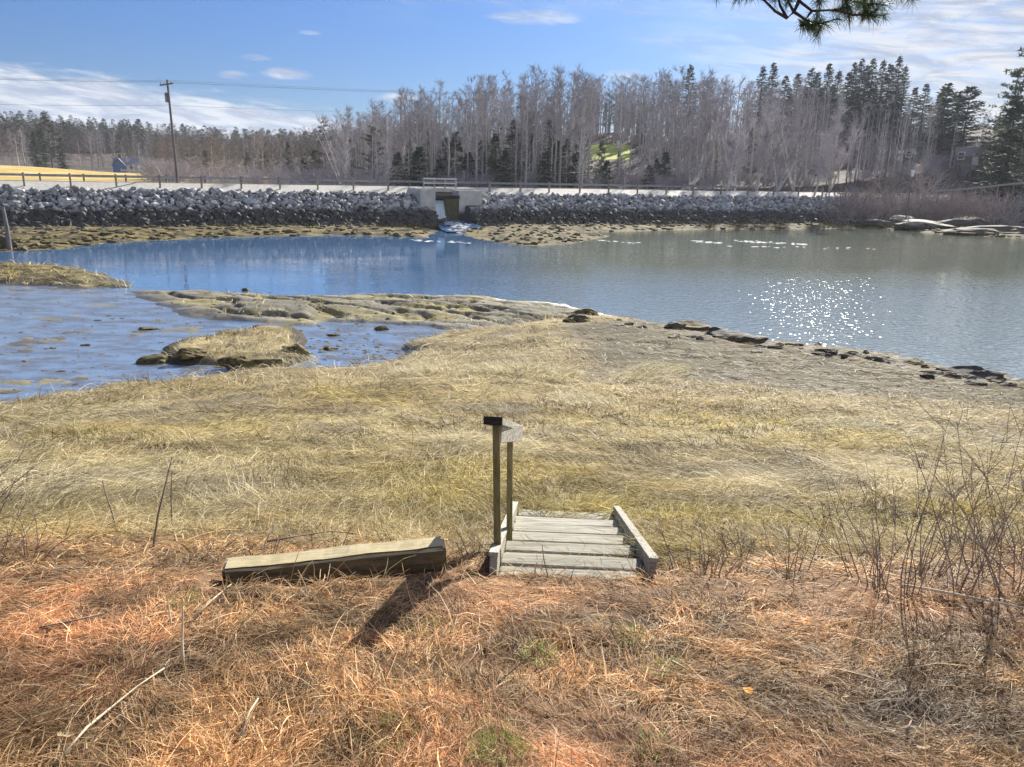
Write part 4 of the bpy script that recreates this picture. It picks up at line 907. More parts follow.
for i, (px, py, w_, h_, lb) in enumerate([(582, 316, 1.0, .45, 'dark weedy rock at the tip of the grey mud bank'), (692, 330, 1.1, .42, 'black rock at the pond edge right of the mud bank'), (735, 340, 1.3, .36, 'long low black rock on the grassy pond edge'), (715, 336, .8, .34, 'black rock between two others on the pond edge'), (960, 374, 1.2, .32, 'dark weedy lump on the pond edge at the right'), (982, 378, 1.0, .3, 'dark lump beside the pond at the far right'),
      (155, 362, .8, .3, 'dark stone at the left tip of the grassy hump in the mudflat'), (148, 330, .5, .16, 'small dark stone on the wet mudflat'), (86, 346, .3, .1, 'tiny dark stone lying out on the wet mudflat'), (334, 336, .35, .14, 'small dark stone in the pool beside the grassy hump'), (330, 350, .4, .14, 'dark stone nearest the hump in the small pool'), (246, 291, .35, .25, 'little black stone at the pond edge on the mud bank'), (382, 330, .5, .2, 'dark stone at the head of the small pool'), (262, 366, 1.1, .45, 'dark wet boulder below the near side of the grassy hump'), (236, 366, .8, .35, 'dark wet stone left of the boulder below the hump'), (296, 352, .7, .35, 'dark stone at the right end of the grassy hump'), (190, 356, .7, .3, 'dark stone along the left foot of the grassy hump'), (575, 322, .9, .4, 'dark weedy rock left of the rock at the tip of the mud bank'), (672, 328, .7, .3, 'dark stone left of the black rock at the pond edge'), (752, 343, .9, .3, 'dark stone right of the long low black rock'), (905, 362, .9, .22, 'low dark weed clump on the pond edge, right of centre')]):
    rock(px, py, w_, h_, 90 + i, lb, 'dark_rock')
EDG = [(612, 320), (645, 324), (690, 333), (730, 340), (775, 345), (830, 351), (880, 358), (930, 367), (975, 377), (1015, 385)]
for k in range(64):
    px = random.uniform(615, 1015) if k < 44 else random.uniform(860, 1010); py = float(np.interp(px, [a for a, b in EDG], [b for a, b in EDG])) + random.gauss(2.5, 3.0)
    rock(px, py, random.uniform(.14, .45), random.uniform(.06, .15), 2000 + k, 'ragged dark clump of seaweed along the right edge of the marsh', 'dark_rock', 'seaweed_clump', 'seaweed clumps along the pond edge', .6)
# weathered post at the left edge
q0 = gp(10, 250); q1 = at_depth(2, 203, float((q0 - EYE) @ Fv) * .99)
po = thing('leaning_post', 'grey weathered post leaning beside dark rocks at the left edge', 'post', tuple(q0)); v_ = q1 - q0
MB().tube([(0, 0, -.2), tuple(v_ * .5 + [.04, 0, 0]), tuple(v_)], [.17, .14, .10], 8, True).build('shaft', 'pole_wood', po)
MB().box(tuple(v_ * .97), (.42, .42, .10)).build('cap', 'pole_wood', po)
rock(4, 247, 1.6, .9, 77, 'dark rock at the foot of the leaning post', 'dark_rock')
# loose weed covered stones on the left and middle shore
SW = []
for k in range(4):
    bm = rock_mesh(800 + k, .6, 1); SW.append(bm)
SWN = []
for bm in SW:
    me_ = bpy.data.meshes.new('tmp'); bm.to_mesh(me_); bm.free(); SWN.append(mesh_np(me_)); bpy.data.meshes.remove(me_)
Vs = []; Fs = []; n_ = 0; cs = []
for k in range(2600):
    px = random.uniform(-40, 430) if k % 2 else random.uniform(455, 1040); py = random.uniform(222, 262) if k % 2 else random.uniform(222, 247)
    q_ = ground_px([px], [py])[0]
    if np.isnan(q_[0]) or q_[2] < .0 or q_[2] > .8 or q_[1] < 30: continue
    V_, F_k = random.choice(SWN); r_ = random.uniform(.15, .6); a_ = random.uniform(0, 6.28); M_ = np.array([[math.cos(a_), -math.sin(a_), 0], [math.sin(a_), math.cos(a_), 0], [0, 0, 1]]) * [r_ * 1.5, r_, r_ * .8]
    Vs.append(V_ @ M_.T + q_ + [0, 0, r_ * .1]); Fs.extend([tuple(i + n_ for i in f) for f in F_k]); n_ += len(V_)
me_ = bpy.data.meshes.new('seaweed_stones'); me_.from_pydata(np.vstack(Vs).tolist(), [], Fs); a_ = me_.attributes.new('tone', 'FLOAT', 'POINT'); a_.data.foreach_set('value', np.full(n_, .45, np.float32))
tag(obj('seaweed_stones', me_, 'riprap'), 'small stones covered in yellow seaweed along the foot of the causeway', 'stones', kind='stuff')

Vs = []; Fs = []; n_ = 0
for k in range(620):
    px, py = (random.uniform(-30, 420), random.uniform(296, 405)) if k < 260 else (random.gauss(360, 40), random.gauss(352, 12)) if k < 480 else (random.uniform(140, 560), random.uniform(290, 330))
    q_ = at_z(np.array([px]), np.array([py]), .004)[0]
    if lookup(ZN['sdl'], q_[:1], q_[1:2])[0] > .2: continue
    q_[2] = max(.004, gz(q_[0], q_[1])); V_, F_k = random.choice(SWN); r_ = random.uniform(.03, .11) * (1.6 if random.random() < .12 else 1); a_ = random.uniform(0, 6.28); M_ = np.array([[math.cos(a_), -math.sin(a_), 0], [math.sin(a_), math.cos(a_), 0], [0, 0, 1]]) * [r_ * 2.0, r_, r_ * .5]
    Vs.append(V_ @ M_.T + q_); Fs.append(np.array(F_k) + n_); n_ += len(V_)
tag(obj('mud_scraps', np_mesh('mud_scraps', np.vstack(Vs), np.vstack(Fs), None, False, {'tone': np.full(n_, .4)}), 'dark_rock'), 'dark pebbles and scraps of weed scattered over the wet mudflat', 'pebbles', kind='stuff')

# ------------------------------------------------------------------ wooden steps with hand rail
st = thing('wooden_steps', 'grey weathered wooden steps with a single hand rail leading down the bank', 'steps', tuple(STAIR0 + [0, 0, -.25]))
SB = np.array(st.location)
SU = np.array([SD[0] * SLEN, SD[1] * SLEN, SA[2]]); SU /= np.linalg.norm(SU); SN = np.cross(SS, SU)
MS = Matrix((SS, SU, SN)).transposed().to_3x3(); MH = Matrix((SS, SD, (0, 0, 1))).transposed().to_3x3()
def spos(a, side, up): return STAIR0 + SD * a + SS * side + np.array([0, 0, SA[2] * a / SLEN + up])
for sd_ in (-1, 1):
    mb = MB(); ln = math.hypot(SLEN, SA[2]); a0_ = -.04 if sd_ < 0 else .0
    mb.box(spos(SLEN / 2 + a0_ / 2, sd_ * .425, -.13) - SB, (.042, ln - a0_, .26), MS, bev=.005); mb.box(spos(SLEN / 2 + a0_ / 2, sd_ * .425, .004) - SB, (.052, ln - a0_, .022), MS, bev=.004); mb.build('stringer', 'weathered_wood', st)
nT = 6
for k in range(nT):
    a = .16 + (SLEN - .31) * k / (nT - 1); mb = MB()
    for half in (-1, 1): mb.box(spos(a + half * .076, 0, -.115) - np.array([0, 0, SA[2] * (half * .076) / SLEN - random.uniform(-.004, .004)]) - SB, (.802 - random.random() * .02, .134, .036), MH, jit=.003, bev=.008)
    mb.build('tread', 'tread_wood', st)
    for sd_ in (-1, 1): MB().box(spos(a, sd_ * .385, -.165) - SB, (.038, .24, .07), MH, bev=.004).build('cleat', 'dark_wood', st)
hr_n = at_depth(499, 545, 4.32); hr_t = at_depth(496.3, 424, 4.22); r2b = at_depth(510, 522, 4.95); r2t = at_depth(510, 438, 4.86)
def bar(p, q_, w1, w2, mat, name, parent, base, up=(0, 0, 1)):
    p = np.array(p) - base; q_ = np.array(q_) - base; d = norm(q_ - p); x = norm(np.cross(d, up)); y = np.cross(x, d); M_ = Matrix((x, d, y)).transposed().to_3x3()
    return MB().box((p + q_) / 2, (w1, np.linalg.norm(q_ - p), w2), M_, bev=.004).build(name, mat, parent)
hr = bar(hr_n - [0, 0, .35], hr_t, .04, .07, 'green_wood', 'rail_post', st, SB, (0, 1, .01))
bar(r2b - [0, 0, .25], r2t, .038, .07, 'green_wood', 'rail_post', st, SB, (0, 1, .01))
c0 = at_depth(493.5, 421, 4.18); c1 = at_depth(513.5, 427.5, 5.15)
bar(c0, c1, .10, .040, 'weathered_wood', 'hand_rail', st, SB)
dd_ = norm(c1 - c0); bar(c0 - dd_ * .004, c0 - dd_ * .030, .102, .046, 'dark_wood', 'rail_end_block', st, SB)
bar(at_depth(498.5, 433.5, 4.27), at_depth(520, 433, 5.15), .035, .105, 'weathered_wood', 'side_board', st, SB)

# ------------------------------------------------------------------ landscape timber
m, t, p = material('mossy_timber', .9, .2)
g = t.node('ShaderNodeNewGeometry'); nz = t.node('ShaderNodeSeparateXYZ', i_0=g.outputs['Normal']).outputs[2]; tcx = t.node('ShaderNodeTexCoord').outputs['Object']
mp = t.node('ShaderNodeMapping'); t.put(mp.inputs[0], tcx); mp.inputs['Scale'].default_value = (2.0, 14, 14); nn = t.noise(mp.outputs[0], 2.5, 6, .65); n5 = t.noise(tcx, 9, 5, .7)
top_ = t.mix(t.step(n5, .35, .65), (.54, .46, .29), (.42, .36, .21)); sidec = t.ramp(nn, [(.3, (.06, .055, .03)), (.55, (.16, .125, .07)), (.75, (.25, .195, .125))])  # lichen-toned top; sides darker, their shade painted into the colour
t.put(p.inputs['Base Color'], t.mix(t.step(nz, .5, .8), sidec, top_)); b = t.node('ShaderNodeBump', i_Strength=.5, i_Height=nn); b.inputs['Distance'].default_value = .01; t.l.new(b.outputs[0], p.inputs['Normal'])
tl_ = TIM0; tr_ = TIM1; d = tr_ - tl_; cen = (tl_ + tr_) / 2; x = norm(d); y = norm(np.cross([0, 0, 1], x)); zv = np.cross(x, y); MT = Matrix((x, y, zv)).transposed().to_4x4(); MT.translation = Vector(cen - zv * .065 + y * .07)
bm = bmesh.new(); bmesh.ops.create_cube(bm, size=1); 
for v in bm.verts: v.co = Vector((v.co.x * np.linalg.norm(d), v.co.y * .145, v.co.z * .135))
bmesh.ops.bevel(bm, geom=list(bm.edges), offset=.016, segments=3, affect='EDGES'); bmesh.ops.subdivide_edges(bm, edges=[e for e in bm.edges if e.calc_length() > .5], cuts=24)
for v in bm.verts:
    v.co.z += .020 * float(fbm(np.array([v.co.x * 5.]), np.array([v.co.y * 20.]), 3)[0]); v.co.y += .022 * float(fbm(np.array([v.co.x * 6. + 9]), np.array([v.co.z * 20.]), 3)[0])
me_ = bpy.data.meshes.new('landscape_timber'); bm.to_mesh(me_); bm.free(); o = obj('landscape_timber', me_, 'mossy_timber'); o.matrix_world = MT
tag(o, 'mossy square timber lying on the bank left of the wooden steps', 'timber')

# ------------------------------------------------------------------ hay, needles and grass: uncountable blades
def blades(name, P, L, Wd, head, pitch, curl, cols, label, mat='straw', seg=3, cat='grass', roll=.6):
    n = len(P); s_ = np.linspace(0, 1, seg + 1); hd = np.stack([np.cos(head), np.sin(head)], 1); side = np.stack([-hd[:, 1], hd[:, 0], rng.normal(0, roll, n)], 1); side /= np.linalg.norm(side, axis=1)[:, None]
    V_ = np.zeros((n, seg + 1, 2, 3)); pos = P.copy(); ang = pitch.copy(); hh = head.copy(); tw = rng.normal(0, .35, n)
    for i in range(seg + 1):
        if i:
            st_ = L / seg; pos = pos + np.stack([np.cos(hh) * np.cos(ang) * st_, np.sin(hh) * np.cos(ang) * st_, np.sin(ang) * st_], 1); ang = ang - curl / seg; hh = hh + tw / seg
        wv = (Wd * (1 - .85 * s_[i] ** 1.5) / 2)[:, None]; V_[:, i, 0] = pos - side * wv; V_[:, i, 1] = pos + side * wv
    flo = lookup(GZ, V_[:, :, :, 0].ravel(), V_[:, :, :, 1].ravel()).reshape(n, seg + 1, 2) + (.004 + .010 * rng.random(n))[:, None, None]
    V_[:, 1:, :, 2] = np.maximum(V_[:, 1:, :, 2], flo[:, 1:])
    base_ = (np.arange(n) * (seg + 1) * 2)[:, None]; q_ = []
    for i in range(seg): q_.append(np.stack([base_[:, 0] + 2 * i, base_[:, 0] + 2 * i + 1, base_[:, 0] + 2 * i + 3, base_[:, 0] + 2 * i + 2], 1))
    Q_ = np.stack(q_, 1).reshape(-1, 4); c_ = np.repeat(cols, (seg + 1) * 2, 0); me_ = np_mesh(name, V_.reshape(-1, 3), Q_, c_)
    return tag(obj(name, me_, mat), label, cat, kind='stuff')
def pick(n, pal, wts):
    pal = np.array(pal); k_ = rng.choice(len(pal), n, p=np.array(wts) / sum(wts)); return pal[k_] * rng.uniform(.75, 1.25, (n, 1))
def stair_clear(P, m=.0):
    a = (P[:, 0] - STAIR0[0]) * SD[0] + (P[:, 1] - STAIR0[1]) * SD[1]; b_ = np.abs((P[:, 0] - STAIR0[0]) * SS[0] + (P[:, 1] - STAIR0[1]) * SS[1]); return ~((a > .16 + m) & (a < 2.1) & (b_ < .44))
# salt hay of the marsh
N = 150000
px = rng.uniform(-170, 1200, N); py = np.where(rng.random(N) < .16, rng.uniform(258, 320, N), 318 + (rng.random(N) ** .85) * 285)
P = ground_px(px, py, 60); ok = ~np.isnan(P[:, 0]); P = P[ok]
sdl = lookup(ZN['sdl'], P[:, 0], P[:, 1]); stt = lookup(ZN['st'], P[:, 0], P[:, 1])
thin = fbm(P[:, 0] * .45 + 3, P[:, 1] * .6, 3)
sbb = lookup(ZN['sb'], P[:, 0], P[:, 1]); sss = lookup(ZN['ss'], P[:, 0], P[:, 1]); rnd = rng.random(len(P)); pat = fbm(P[:, 0] * .9, P[:, 1] * 1.6, 3)
ok = (((sdl > .05) & (lookup(ZN['s'], P[:, 0], P[:, 1]) < -14)) | ((stt > .30) & (rnd < .5)) | ((sbb > .5) & (rnd < .35) & (pat > .02)) | ((sss > .1) & (rnd < .7))) & (P[:, 1] > 4.35 + 1.4 * fbm(P[:, 0] * .8, P[:, 1] * .8, 3)) & stair_clear(P) & ((thin > -.17) | (rnd < .55)) & ((lookup(ZN['mr'], P[:, 0], P[:, 1]) < 0) | (rnd > .25)); P = P[ok]; sdl = sdl[ok]; onb = np.maximum(sbb, np.maximum(sss, stt))[ok] > 0
D = np.hypot(P[:, 0], P[:, 1]); n = len(P)
flow = fbm(P[:, 0] * .22, P[:, 1] * .3, 3) * 7 + fbm(P[:, 0] * 1.2, P[:, 1] * 1.2, 2) * 2.5 + np.where(rng.random(n) < .5, .25, math.pi - .1)
tone = fbm(P[:, 0] * .30 + 40, P[:, 1] * .55, 4); t2 = fbm(P[:, 0] * 1.3, P[:, 1] * 2.2, 3)
cols = pick(n, [(.46, .385, .20), (.36, .295, .14), (.56, .49, .30), (.24, .195, .09), (.66, .60, .42)], [4, 3.2, 2.6, 2.8, 1.1])
green = sstep(tone, .02, .18)[:, None]; cols = cols * (1 - green) + cols * np.array([.95, .93, .62]) * green
pale = sstep(-tone, .04, .2)[:, None]; cols = cols * (1 - pale) + (cols * .45 + np.array([.36, .33, .24])) * pale
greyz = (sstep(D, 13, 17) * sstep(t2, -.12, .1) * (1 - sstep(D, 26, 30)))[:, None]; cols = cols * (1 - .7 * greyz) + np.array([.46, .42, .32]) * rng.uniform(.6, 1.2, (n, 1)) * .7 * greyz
cols *= (.55 + .95 * sstep(t2, -.26, .20))[:, None]
cols *= .94
wr = (sstep(P[:, 0], 1, 5) * (1 - sstep(sdl + 2 * t2, .8, 2.6)))[:, None]; cols = cols * (1 - wr) + np.array([.15, .12, .075]) * rng.uniform(.5, 1.6, (n, 1)) * wr
rz_ = sstep(lookup(ZN['mr'], P[:, 0], P[:, 1]), -.5, .6); r1 = rz_[:, None] * .85; cols = cols * (1 - r1) + np.array([.32, .28, .195]) * rng.choice([.3, .8, 1.2, 2.0], n, p=[.30, .28, .27, .15])[:, None] * r1
flow = np.where(rng.random(n) < rz_, -.45 + rng.normal(0, .35, n) + np.where(rng.random(n) < .5, math.pi, 0), flow)
rt = (sstep(P[:, 0], 1.5, 5) * sstep(D, 11, 15))[:, None] * .35; cols = cols * (1 - rt) + np.array([.36, .31, .235]) * rng.uniform(.55, 1.4, (n, 1)) * rt
tuft = sstep(t2, .0, .25)
L = rng.uniform(.16, .42, n) * (1 + .6 * sstep(D, 10, 22)) * np.where(onb, .85, 1); Wd = np.maximum(.0035, D * .00075) * rng.uniform(.7, 1.4, n)
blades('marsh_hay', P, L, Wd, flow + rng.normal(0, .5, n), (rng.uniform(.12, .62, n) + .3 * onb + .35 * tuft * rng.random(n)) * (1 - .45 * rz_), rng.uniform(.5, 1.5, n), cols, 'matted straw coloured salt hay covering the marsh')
# dead grass and pine needles of the bank
N = 200000
px = rng.uniform(-220, 1250, N); py = 505 + (rng.random(N) ** .85) * 385
P = ground_px(px, py, 60); ok = ~np.isnan(P[:, 0]); P = P[ok]
zone = fbm(P[:, 0] * 1.1 + 7, P[:, 1] * 1.5, 4); bare = fbm(P[:, 0] * 2.2 + 31, P[:, 1] * 2.6, 3)
soil = np.exp(-(((P[:, 0] - 1.40) / .46) ** 2 + ((P[:, 1] - 2.35) / .30) ** 2))
tmb = ((P[:, 0] - TIM0[0]) * TIMD[0] + (P[:, 1] - TIM0[1]) * TIMD[1], (P[:, 1] - TIM0[1]) * TIMD[0] - (P[:, 0] - TIM0[0]) * TIMD[1]); clr = (tmb[0] > -.1) & (tmb[0] < TIML + .05) & (tmb[1] > -.20) & (tmb[1] < .2) & (rng.random(len(P)) < .93)
ok = ~clr & (P[:, 1] < 5.6 + 1.8 * zone) & stair_clear(P, .35) & (rng.random(len(P)) < 1 - .80 * sstep(bare, .06, .20)) & (rng.random(len(P)) > .86 * soil); P = P[ok]; zone = zone[ok]; n = len(P); D = np.hypot(P[:, 0], P[:, 1])
straw = pick(n, [(.66, .46, .24), (.56, .36, .17), (.76, .60, .38), (.42, .26, .12), (.24, .16, .09)], [4, 3, 1.6, 2.4, 1.6])
ned = pick(n, [(.71, .43, .235), (.60, .34, .175), (.73, .51, .31), (.32, .19, .115)], [4, 3, 2.4, 1.5])
isn = rng.random(n) < np.clip(.66 + 2.2 * zone, .22, .95) * (1 - .93 * sstep(P[:, 1] + 1.2 * zone, 3.25, 4.0))
cols = np.where(isn[:, None], ned, straw) * (.58 + .80 * sstep(fbm(P[:, 0] * 4, P[:, 1] * 5, 3), -.2, .2))[:, None] * rng.choice([.48, .9, 1.12, 1.34], n, p=[.22, .25, .33, .2])[:, None]
sl2 = np.exp(-(((P[:, 0] - 1.40) / .5) ** 2 + ((P[:, 1] - 2.35) / .32) ** 2))[:, None] * .6; cols = cols * (1 - sl2) + np.array([.12, .10, .075]) * sl2
L = np.where(isn, rng.uniform(.08, .16, n), rng.uniform(.05, .14, n) * np.where(rng.random(n) < .05, 2.4, 1)); Wd = np.where(isn, .0020, .0030) * rng.uniform(.6, 1.8, n) * np.maximum(1, D / 3)
flow = fbm(P[:, 0] * .9 + 11, P[:, 1] * .9, 3) * 11 + np.where(rng.random(n) < .5, 0, math.pi) + rng.normal(0, .75, n)
blades('dead_grass', P + [0, 0, .012] * rng.random((n, 1)), L, Wd, flow, np.where(isn, rng.normal(.12, .22, n), rng.uniform(-.1, .55, n)), rng.uniform(.2, 1.1, n), cols, 'dead grass and rusty fallen pine needles matted over the bank', seg=3)

nl_ = 420; a = rng.uniform(-.03, 1.3, nl_) ** 1.0; b_ = rng.uniform(-.38, .38, nl_); kp = rng.random(nl_) < np.exp(-a * 2.2); a = a[kp]; b_ = b_[kp]; nl_ = len(a)
P = STAIR0 + SD * a[:, None] + SS * b_[:, None]; P[:, 2] = STAIR0[2] + SA[2] * np.round((a - .10) / ((SLEN - .25) / 5)) * ((SLEN - .25) / 5) / SLEN + SA[2] * .10 / SLEN - .092
blades('straw_litter', P, rng.uniform(.06, .16, nl_), np.full(nl_, .0032), rng.uniform(0, 6.283, nl_), rng.uniform(.0, .12, nl_), np.zeros(nl_), pick(nl_, [(.66, .50, .28), (.50, .34, .18), (.60, .32, .14)], [1, 1, 1]), 'loose straw scattered over the upper wooden treads')
def tuft(px, py, n, L0, pal, label, name='grass_tuft', up=.9, w_=.003, rad=.05, cat='grass tuft', group=None, mat='straw', comb=None):
    c_ = gp(px, py); a = rng.uniform(0, 6.283, n); r_ = rad * np.sqrt(rng.random(n)); P_ = np.stack([c_[0] + np.cos(a) * r_, c_[1] + np.sin(a) * r_, np.zeros(n)], 1); P_[:, 2] = lookup(GZ, P_[:, 0], P_[:, 1])
    o = blades(name, P_, rng.uniform(.6, 1.1, n) * L0, np.full(n, w_) * rng.uniform(.7, 1.3, n), (a + rng.normal(0, .6, n)) if comb is None else comb + rng.normal(0, .75, n), rng.uniform(up * .6, up * 1.3, n), rng.uniform(.4, 1.4, n), pick(n, pal, [1] * len(pal)), label, mat, 3); del o['kind']; o['category'] = cat
    if group: o['group'] = group
    return o
GR = [(.14, .24, .04), (.22, .34, .07), (.30, .40, .12)]
for px, py, n_, L0, lb in ((391, 742, 70, .075, 'small round tuft of fresh green grass, left of the larger green patch at the bottom'), (500, 757, 110, .11, 'green grass patch growing at the bottom edge of the picture'), (538, 662, 70, .08, 'green grass tuft below the wooden steps'), (664, 672, 55, .07, 'green grass tuft lower right of the steps'), (633, 640, 60, .07, 'green grass tuft just below the right side of the steps'), (652, 752, 45, .07, 'thin green sprig near the bottom edge, right of centre'), (424, 630, 40, .06, 'tiny green sprig right of the dark shadow'), (184, 604, 40, .08, 'green sprig by the pale stalks on the left')):
    tuft(px, py, int(n_ * 1.3), L0 * .95, GR, lb, rad=.07, up=1.1)
STW = [(.72, .60, .38), (.62, .48, .28), (.80, .70, .50)]
for px, py, lb in ((300, 672, 'fan of pale dead grass below the timber'), (560, 625, 'pale dead grass clump below the foot of the steps'), (232, 642, 'pale dead grass clump under the left end of the timber'), (120, 690, 'arching pale dead grass clump at the lower left'), (660, 700, 'pale dead grass clump near the orange leaf'), (470, 700, 'straw clump in the lower middle of the bank'), (930, 640, 'straw clump below the fallen birch branch')):
    tuft(px, py, 120, .13, STW, lb, 'dead_grass_clump', .35, .0032, .16, 'grass clump')
TAN = [(.62, .56, .36), (.70, .64, .46), (.52, .46, .28)]
for px, py, L0, lb in ((480, 455, .5, 'grey tussock left of the hand rail'), (660, 372, .8, 'pale upright tussock on the marsh near the pond edge'), (300, 360, .5, 'dark edged tussock on the hump'), (500, 372, .8, 'pale tussock in the middle of the marsh'), (420, 373, .7, 'pale tussock near the head of the small pool'), (640, 380, .8, 'pale tussock beside the grey band of hay'), (590, 402, .6, 'straw tussock on the middle marsh'), (830, 425, .6, 'pale tussock on the right marsh'), (930, 440, .6, 'bright pale tussock on the right marsh, nearest the brambles'), (545, 375, .8, 'pale tussock right of the middle of the marsh')):
    tuft(px, py, 420, L0 * .62, TAN, lb, 'hay_tussock', .62, .009, .62, 'tussock', comb=random.choice([-.4, .3, 2.9, -2.6]))

# ------------------------------------------------------------------ brambles, stalks and sticks
def bramble(px, py, H, n, label, seed, lean=(0, 0), spread=.35, r0=.0034, group=None, off=None, side=6):
    rd = np.random.default_rng(seed); mb = MB(); c_ = gp(px, py) if off is None else np.array(off)
    for k in range(n):
        a = rd.uniform(0, 6.283); rb = rd.uniform(0, .10); L = H * rd.uniform(.55, 1.1); d = norm([lean[0] + spread * math.cos(a), lean[1] + spread * math.sin(a), 1.0]); p_ = np.array([rb * math.cos(a), rb * math.sin(a), -.03]); pts = [p_]; m_ = 7; bend = rd.normal(0, .05, 3)
        for i in range(m_):
            d = norm(d + rd.normal(0, .07, 3) + bend); pts.append(pts[-1] + d * L / m_)
        rr = r0 * rd.uniform(.6, 1.2); mb.tube(pts, [rr * (1 - .75 * i / m_) for i in range(m_ + 1)], 4)
        for j in range(side):
            q_ = rd.uniform(1.5, m_ - .1); i = int(q_); s0 = pts[i] * (1 - q_ + i) + pts[i + 1] * (q_ - i); d2 = norm(d + rd.normal(0, .55, 3)); l2 = L * rd.uniform(.08, .26); e = s0 + d2 * l2 * .5; mb.tube([s0, e, e + norm(d2 + rd.normal(0, .25, 3)) * l2 * .5], [rr * .5, rr * .4, rr * .2], 3)
    o = mb.build('bramble_bush', 'bramble'); o.location = c_; return tag(o, label, 'bush', group)
for i, (px, py, H, n_, lean, lb) in enumerate([(905, 596, .95, 7, (-.15, 0), 'tall bare bramble with forked stems behind the fallen birch branch'), (958, 592, .95, 9, (.0, .1), 'dense bare bramble at the right behind the fallen branch'), (1005, 596, 1.0, 9, (-.1, 0), 'tall bare bramble at the right edge'), (985, 575, .85, 9, (0, 0), 'thick tangle of bare stems near the right edge'), (930, 580, .75, 9, (.25, 0), 'bare bramble leaning right among the thicket'), (862, 580, .55, 8, (-.2, 0), 'low bare bramble leaning left at the left end of the thicket'), (1040, 590, 1.05, 10, (-.2, 0), 'bare bramble reaching in from beyond the right edge'), (790, 572, .42, 8, (0, 0), 'small bare bush midway between the steps and the thicket'), (712, 575, .36, 12, (.1, 0), 'low dark bare bush right of the wooden steps'), (690, 572, .30, 8, (-.1, 0), 'tiny bare bush against the right stringer of the steps'), (835, 540, .5, 7, (-.25, 0), 'thin bare sapling leaning left on the marsh edge'), (895, 540, .55, 7, (-.3, 0), 'slender bare stems leaning left behind the thicket'), (1015, 560, .8, 8, (.0, 0), 'far bramble at the right edge behind the thicket'), (885, 590, .6, 10, (.3, 0), 'bare bramble crossing the thicket towards the right'), (470, 560, .18, 12, (0, 0), 'low tangle of dead stems between the timber and the steps'), (740, 560, .3, 8, (-.1, .1), 'faint low bush at the marsh edge right of the steps')]):
    bramble(px, py, H, n_, lb, 900 + i, lean, .32 if n_ < 10 else .5)
bramble(-60, 540, .95, 7, 'bare bush reaching in from the left edge with long low branches', 950, (.75, .1), .30, .006)
bramble(-20, 575, .70, 8, 'bare bush at the left edge below the reaching branches', 951, (.45, 0), .4)
bramble(30, 560, .38, 9, 'low bare bush near the left edge on the bank crest', 952, (.1, 0), .45)
bramble(270, 556, .16, 10, 'low dead stems behind the left half of the timber', 953, (0, 0), .5)
bramble(330, 550, .18, 10, 'low dead stems behind the middle of the timber', 954, (0, 0), .5)
def twig(name, label, pix, z_off, r0, mat, cat, depth=None, group=None, sides=6, r1=.4):
    pts = []
    for i, (px, py) in enumerate(pix):
        if depth is None: g_ = gp(px, py); pts.append(g_ + [0, 0, z_off if np.isscalar(z_off) else z_off[i]])
        else:
            pts.append(gp(px, py) if i == 0 else at_depth(px, py, depth))
    b0 = pts[0]; n_ = len(pts); pp = [q_ - b0 for q_ in pts]
    o = MB().tube(pp, [r0 * (1 - (1 - r1) * i / (n_ - 1)) for i in range(n_)], sides, True).build(name, mat, None, True); o.location = b0; return tag(o, label, cat, group)
twig('fallen_branch', 'long pale fallen birch branch lying below the brambles at the right', [(903, 591), (925, 595.5), (950, 600.5), (976, 605), (1000, 610.5), (1034, 617)], [.030, .036, .038, .034, .038, .036], .0085, 'dry_stalk', 'branch')
twig('fallen_branch', 'thin straw stick lying on the left of the bank, pointing to the timber', [(60, 768), (88, 735), (112, 715), (140, 692), (165, 675)], .03, .0055, 'dry_stalk', 'stick')
twig('fallen_branch', 'short pale stick on the bank at the lower left beside the straw fan', [(241, 750), (250, 722), (259, 708)], .04, .006, 'dry_stalk', 'stick')
twig('fallen_branch', 'straw stick lying from the pale stalk towards the timber', [(195, 626), (215, 606), (238, 586)], .04, .005, 'dry_stalk', 'stick')
twig('fallen_branch', 'dark thin twig lying on the bank at the left', [(40, 634), (75, 626), (105, 618)], .025, .007, 'bramble', 'stick')
twig('fallen_branch', 'short dark twig near the bottom right soil patch', [(905, 740), (910, 728)], .03, .005, 'bramble', 'stick')
twig('fallen_branch', 'pale short stick lying on the bank right of centre', [(672, 668), (690, 678)], .03, .005, 'dry_stalk', 'stick')
twig('fallen_branch', 'dark stick lying behind the timber', [(268, 549), (300, 543), (330, 538), (357, 541)], .05, .006, 'bramble', 'stick')
def stalk(pix, r0, mat, label, name='dead_stalk'):
    b0 = gp(*pix[0]); zc = float((b0 - EYE) @ Fv); pts = [np.zeros(3)] + [at_depth(px, py, zc - .02 * i) - b0 for i, (px, py) in enumerate(pix[1:])]
    pts[0] = pts[0] - [0, 0, .03]; o = MB().tube(pts, [r0 * (1 - .6 * i / (len(pts) - 1)) for i in range(len(pts))], 6, True).build(name, mat); o.location = b0; return tag(o, label, 'stalk')
stalk([(152, 548), (158, 515), (166, 482), (172, 457)], .007, 'bramble', 'tall dark dead stalk leaning right, left of the timber')
stalk([(172, 530), (171, 500), (172, 470)], .006, 'bramble', 'straight dark stalk beside the leaning dark stalk')
stalk([(118, 534), (112, 512), (106, 495), (102, 480)], .007, 'bramble', 'dark stalk leaning left near the left marsh edge')
stalk([(183, 665), (182, 640), (183, 618), (182, 597)], .006, 'dry_stalk', 'pale upright stalk standing on the bank at the left')
stalk([(172, 628), (169, 610), (167, 594)], .005, 'dry_stalk', 'short pale stalk behind the upright pale stalk')
stalk([(308, 598), (305, 585), (298, 570)], .004, 'dry_stalk', 'thin pale stalk in front of the timber')
stalk([(536, 578), (535, 570), (537, 562)], .006, 'dry_stalk', 'short pale stub at the head of the steps')
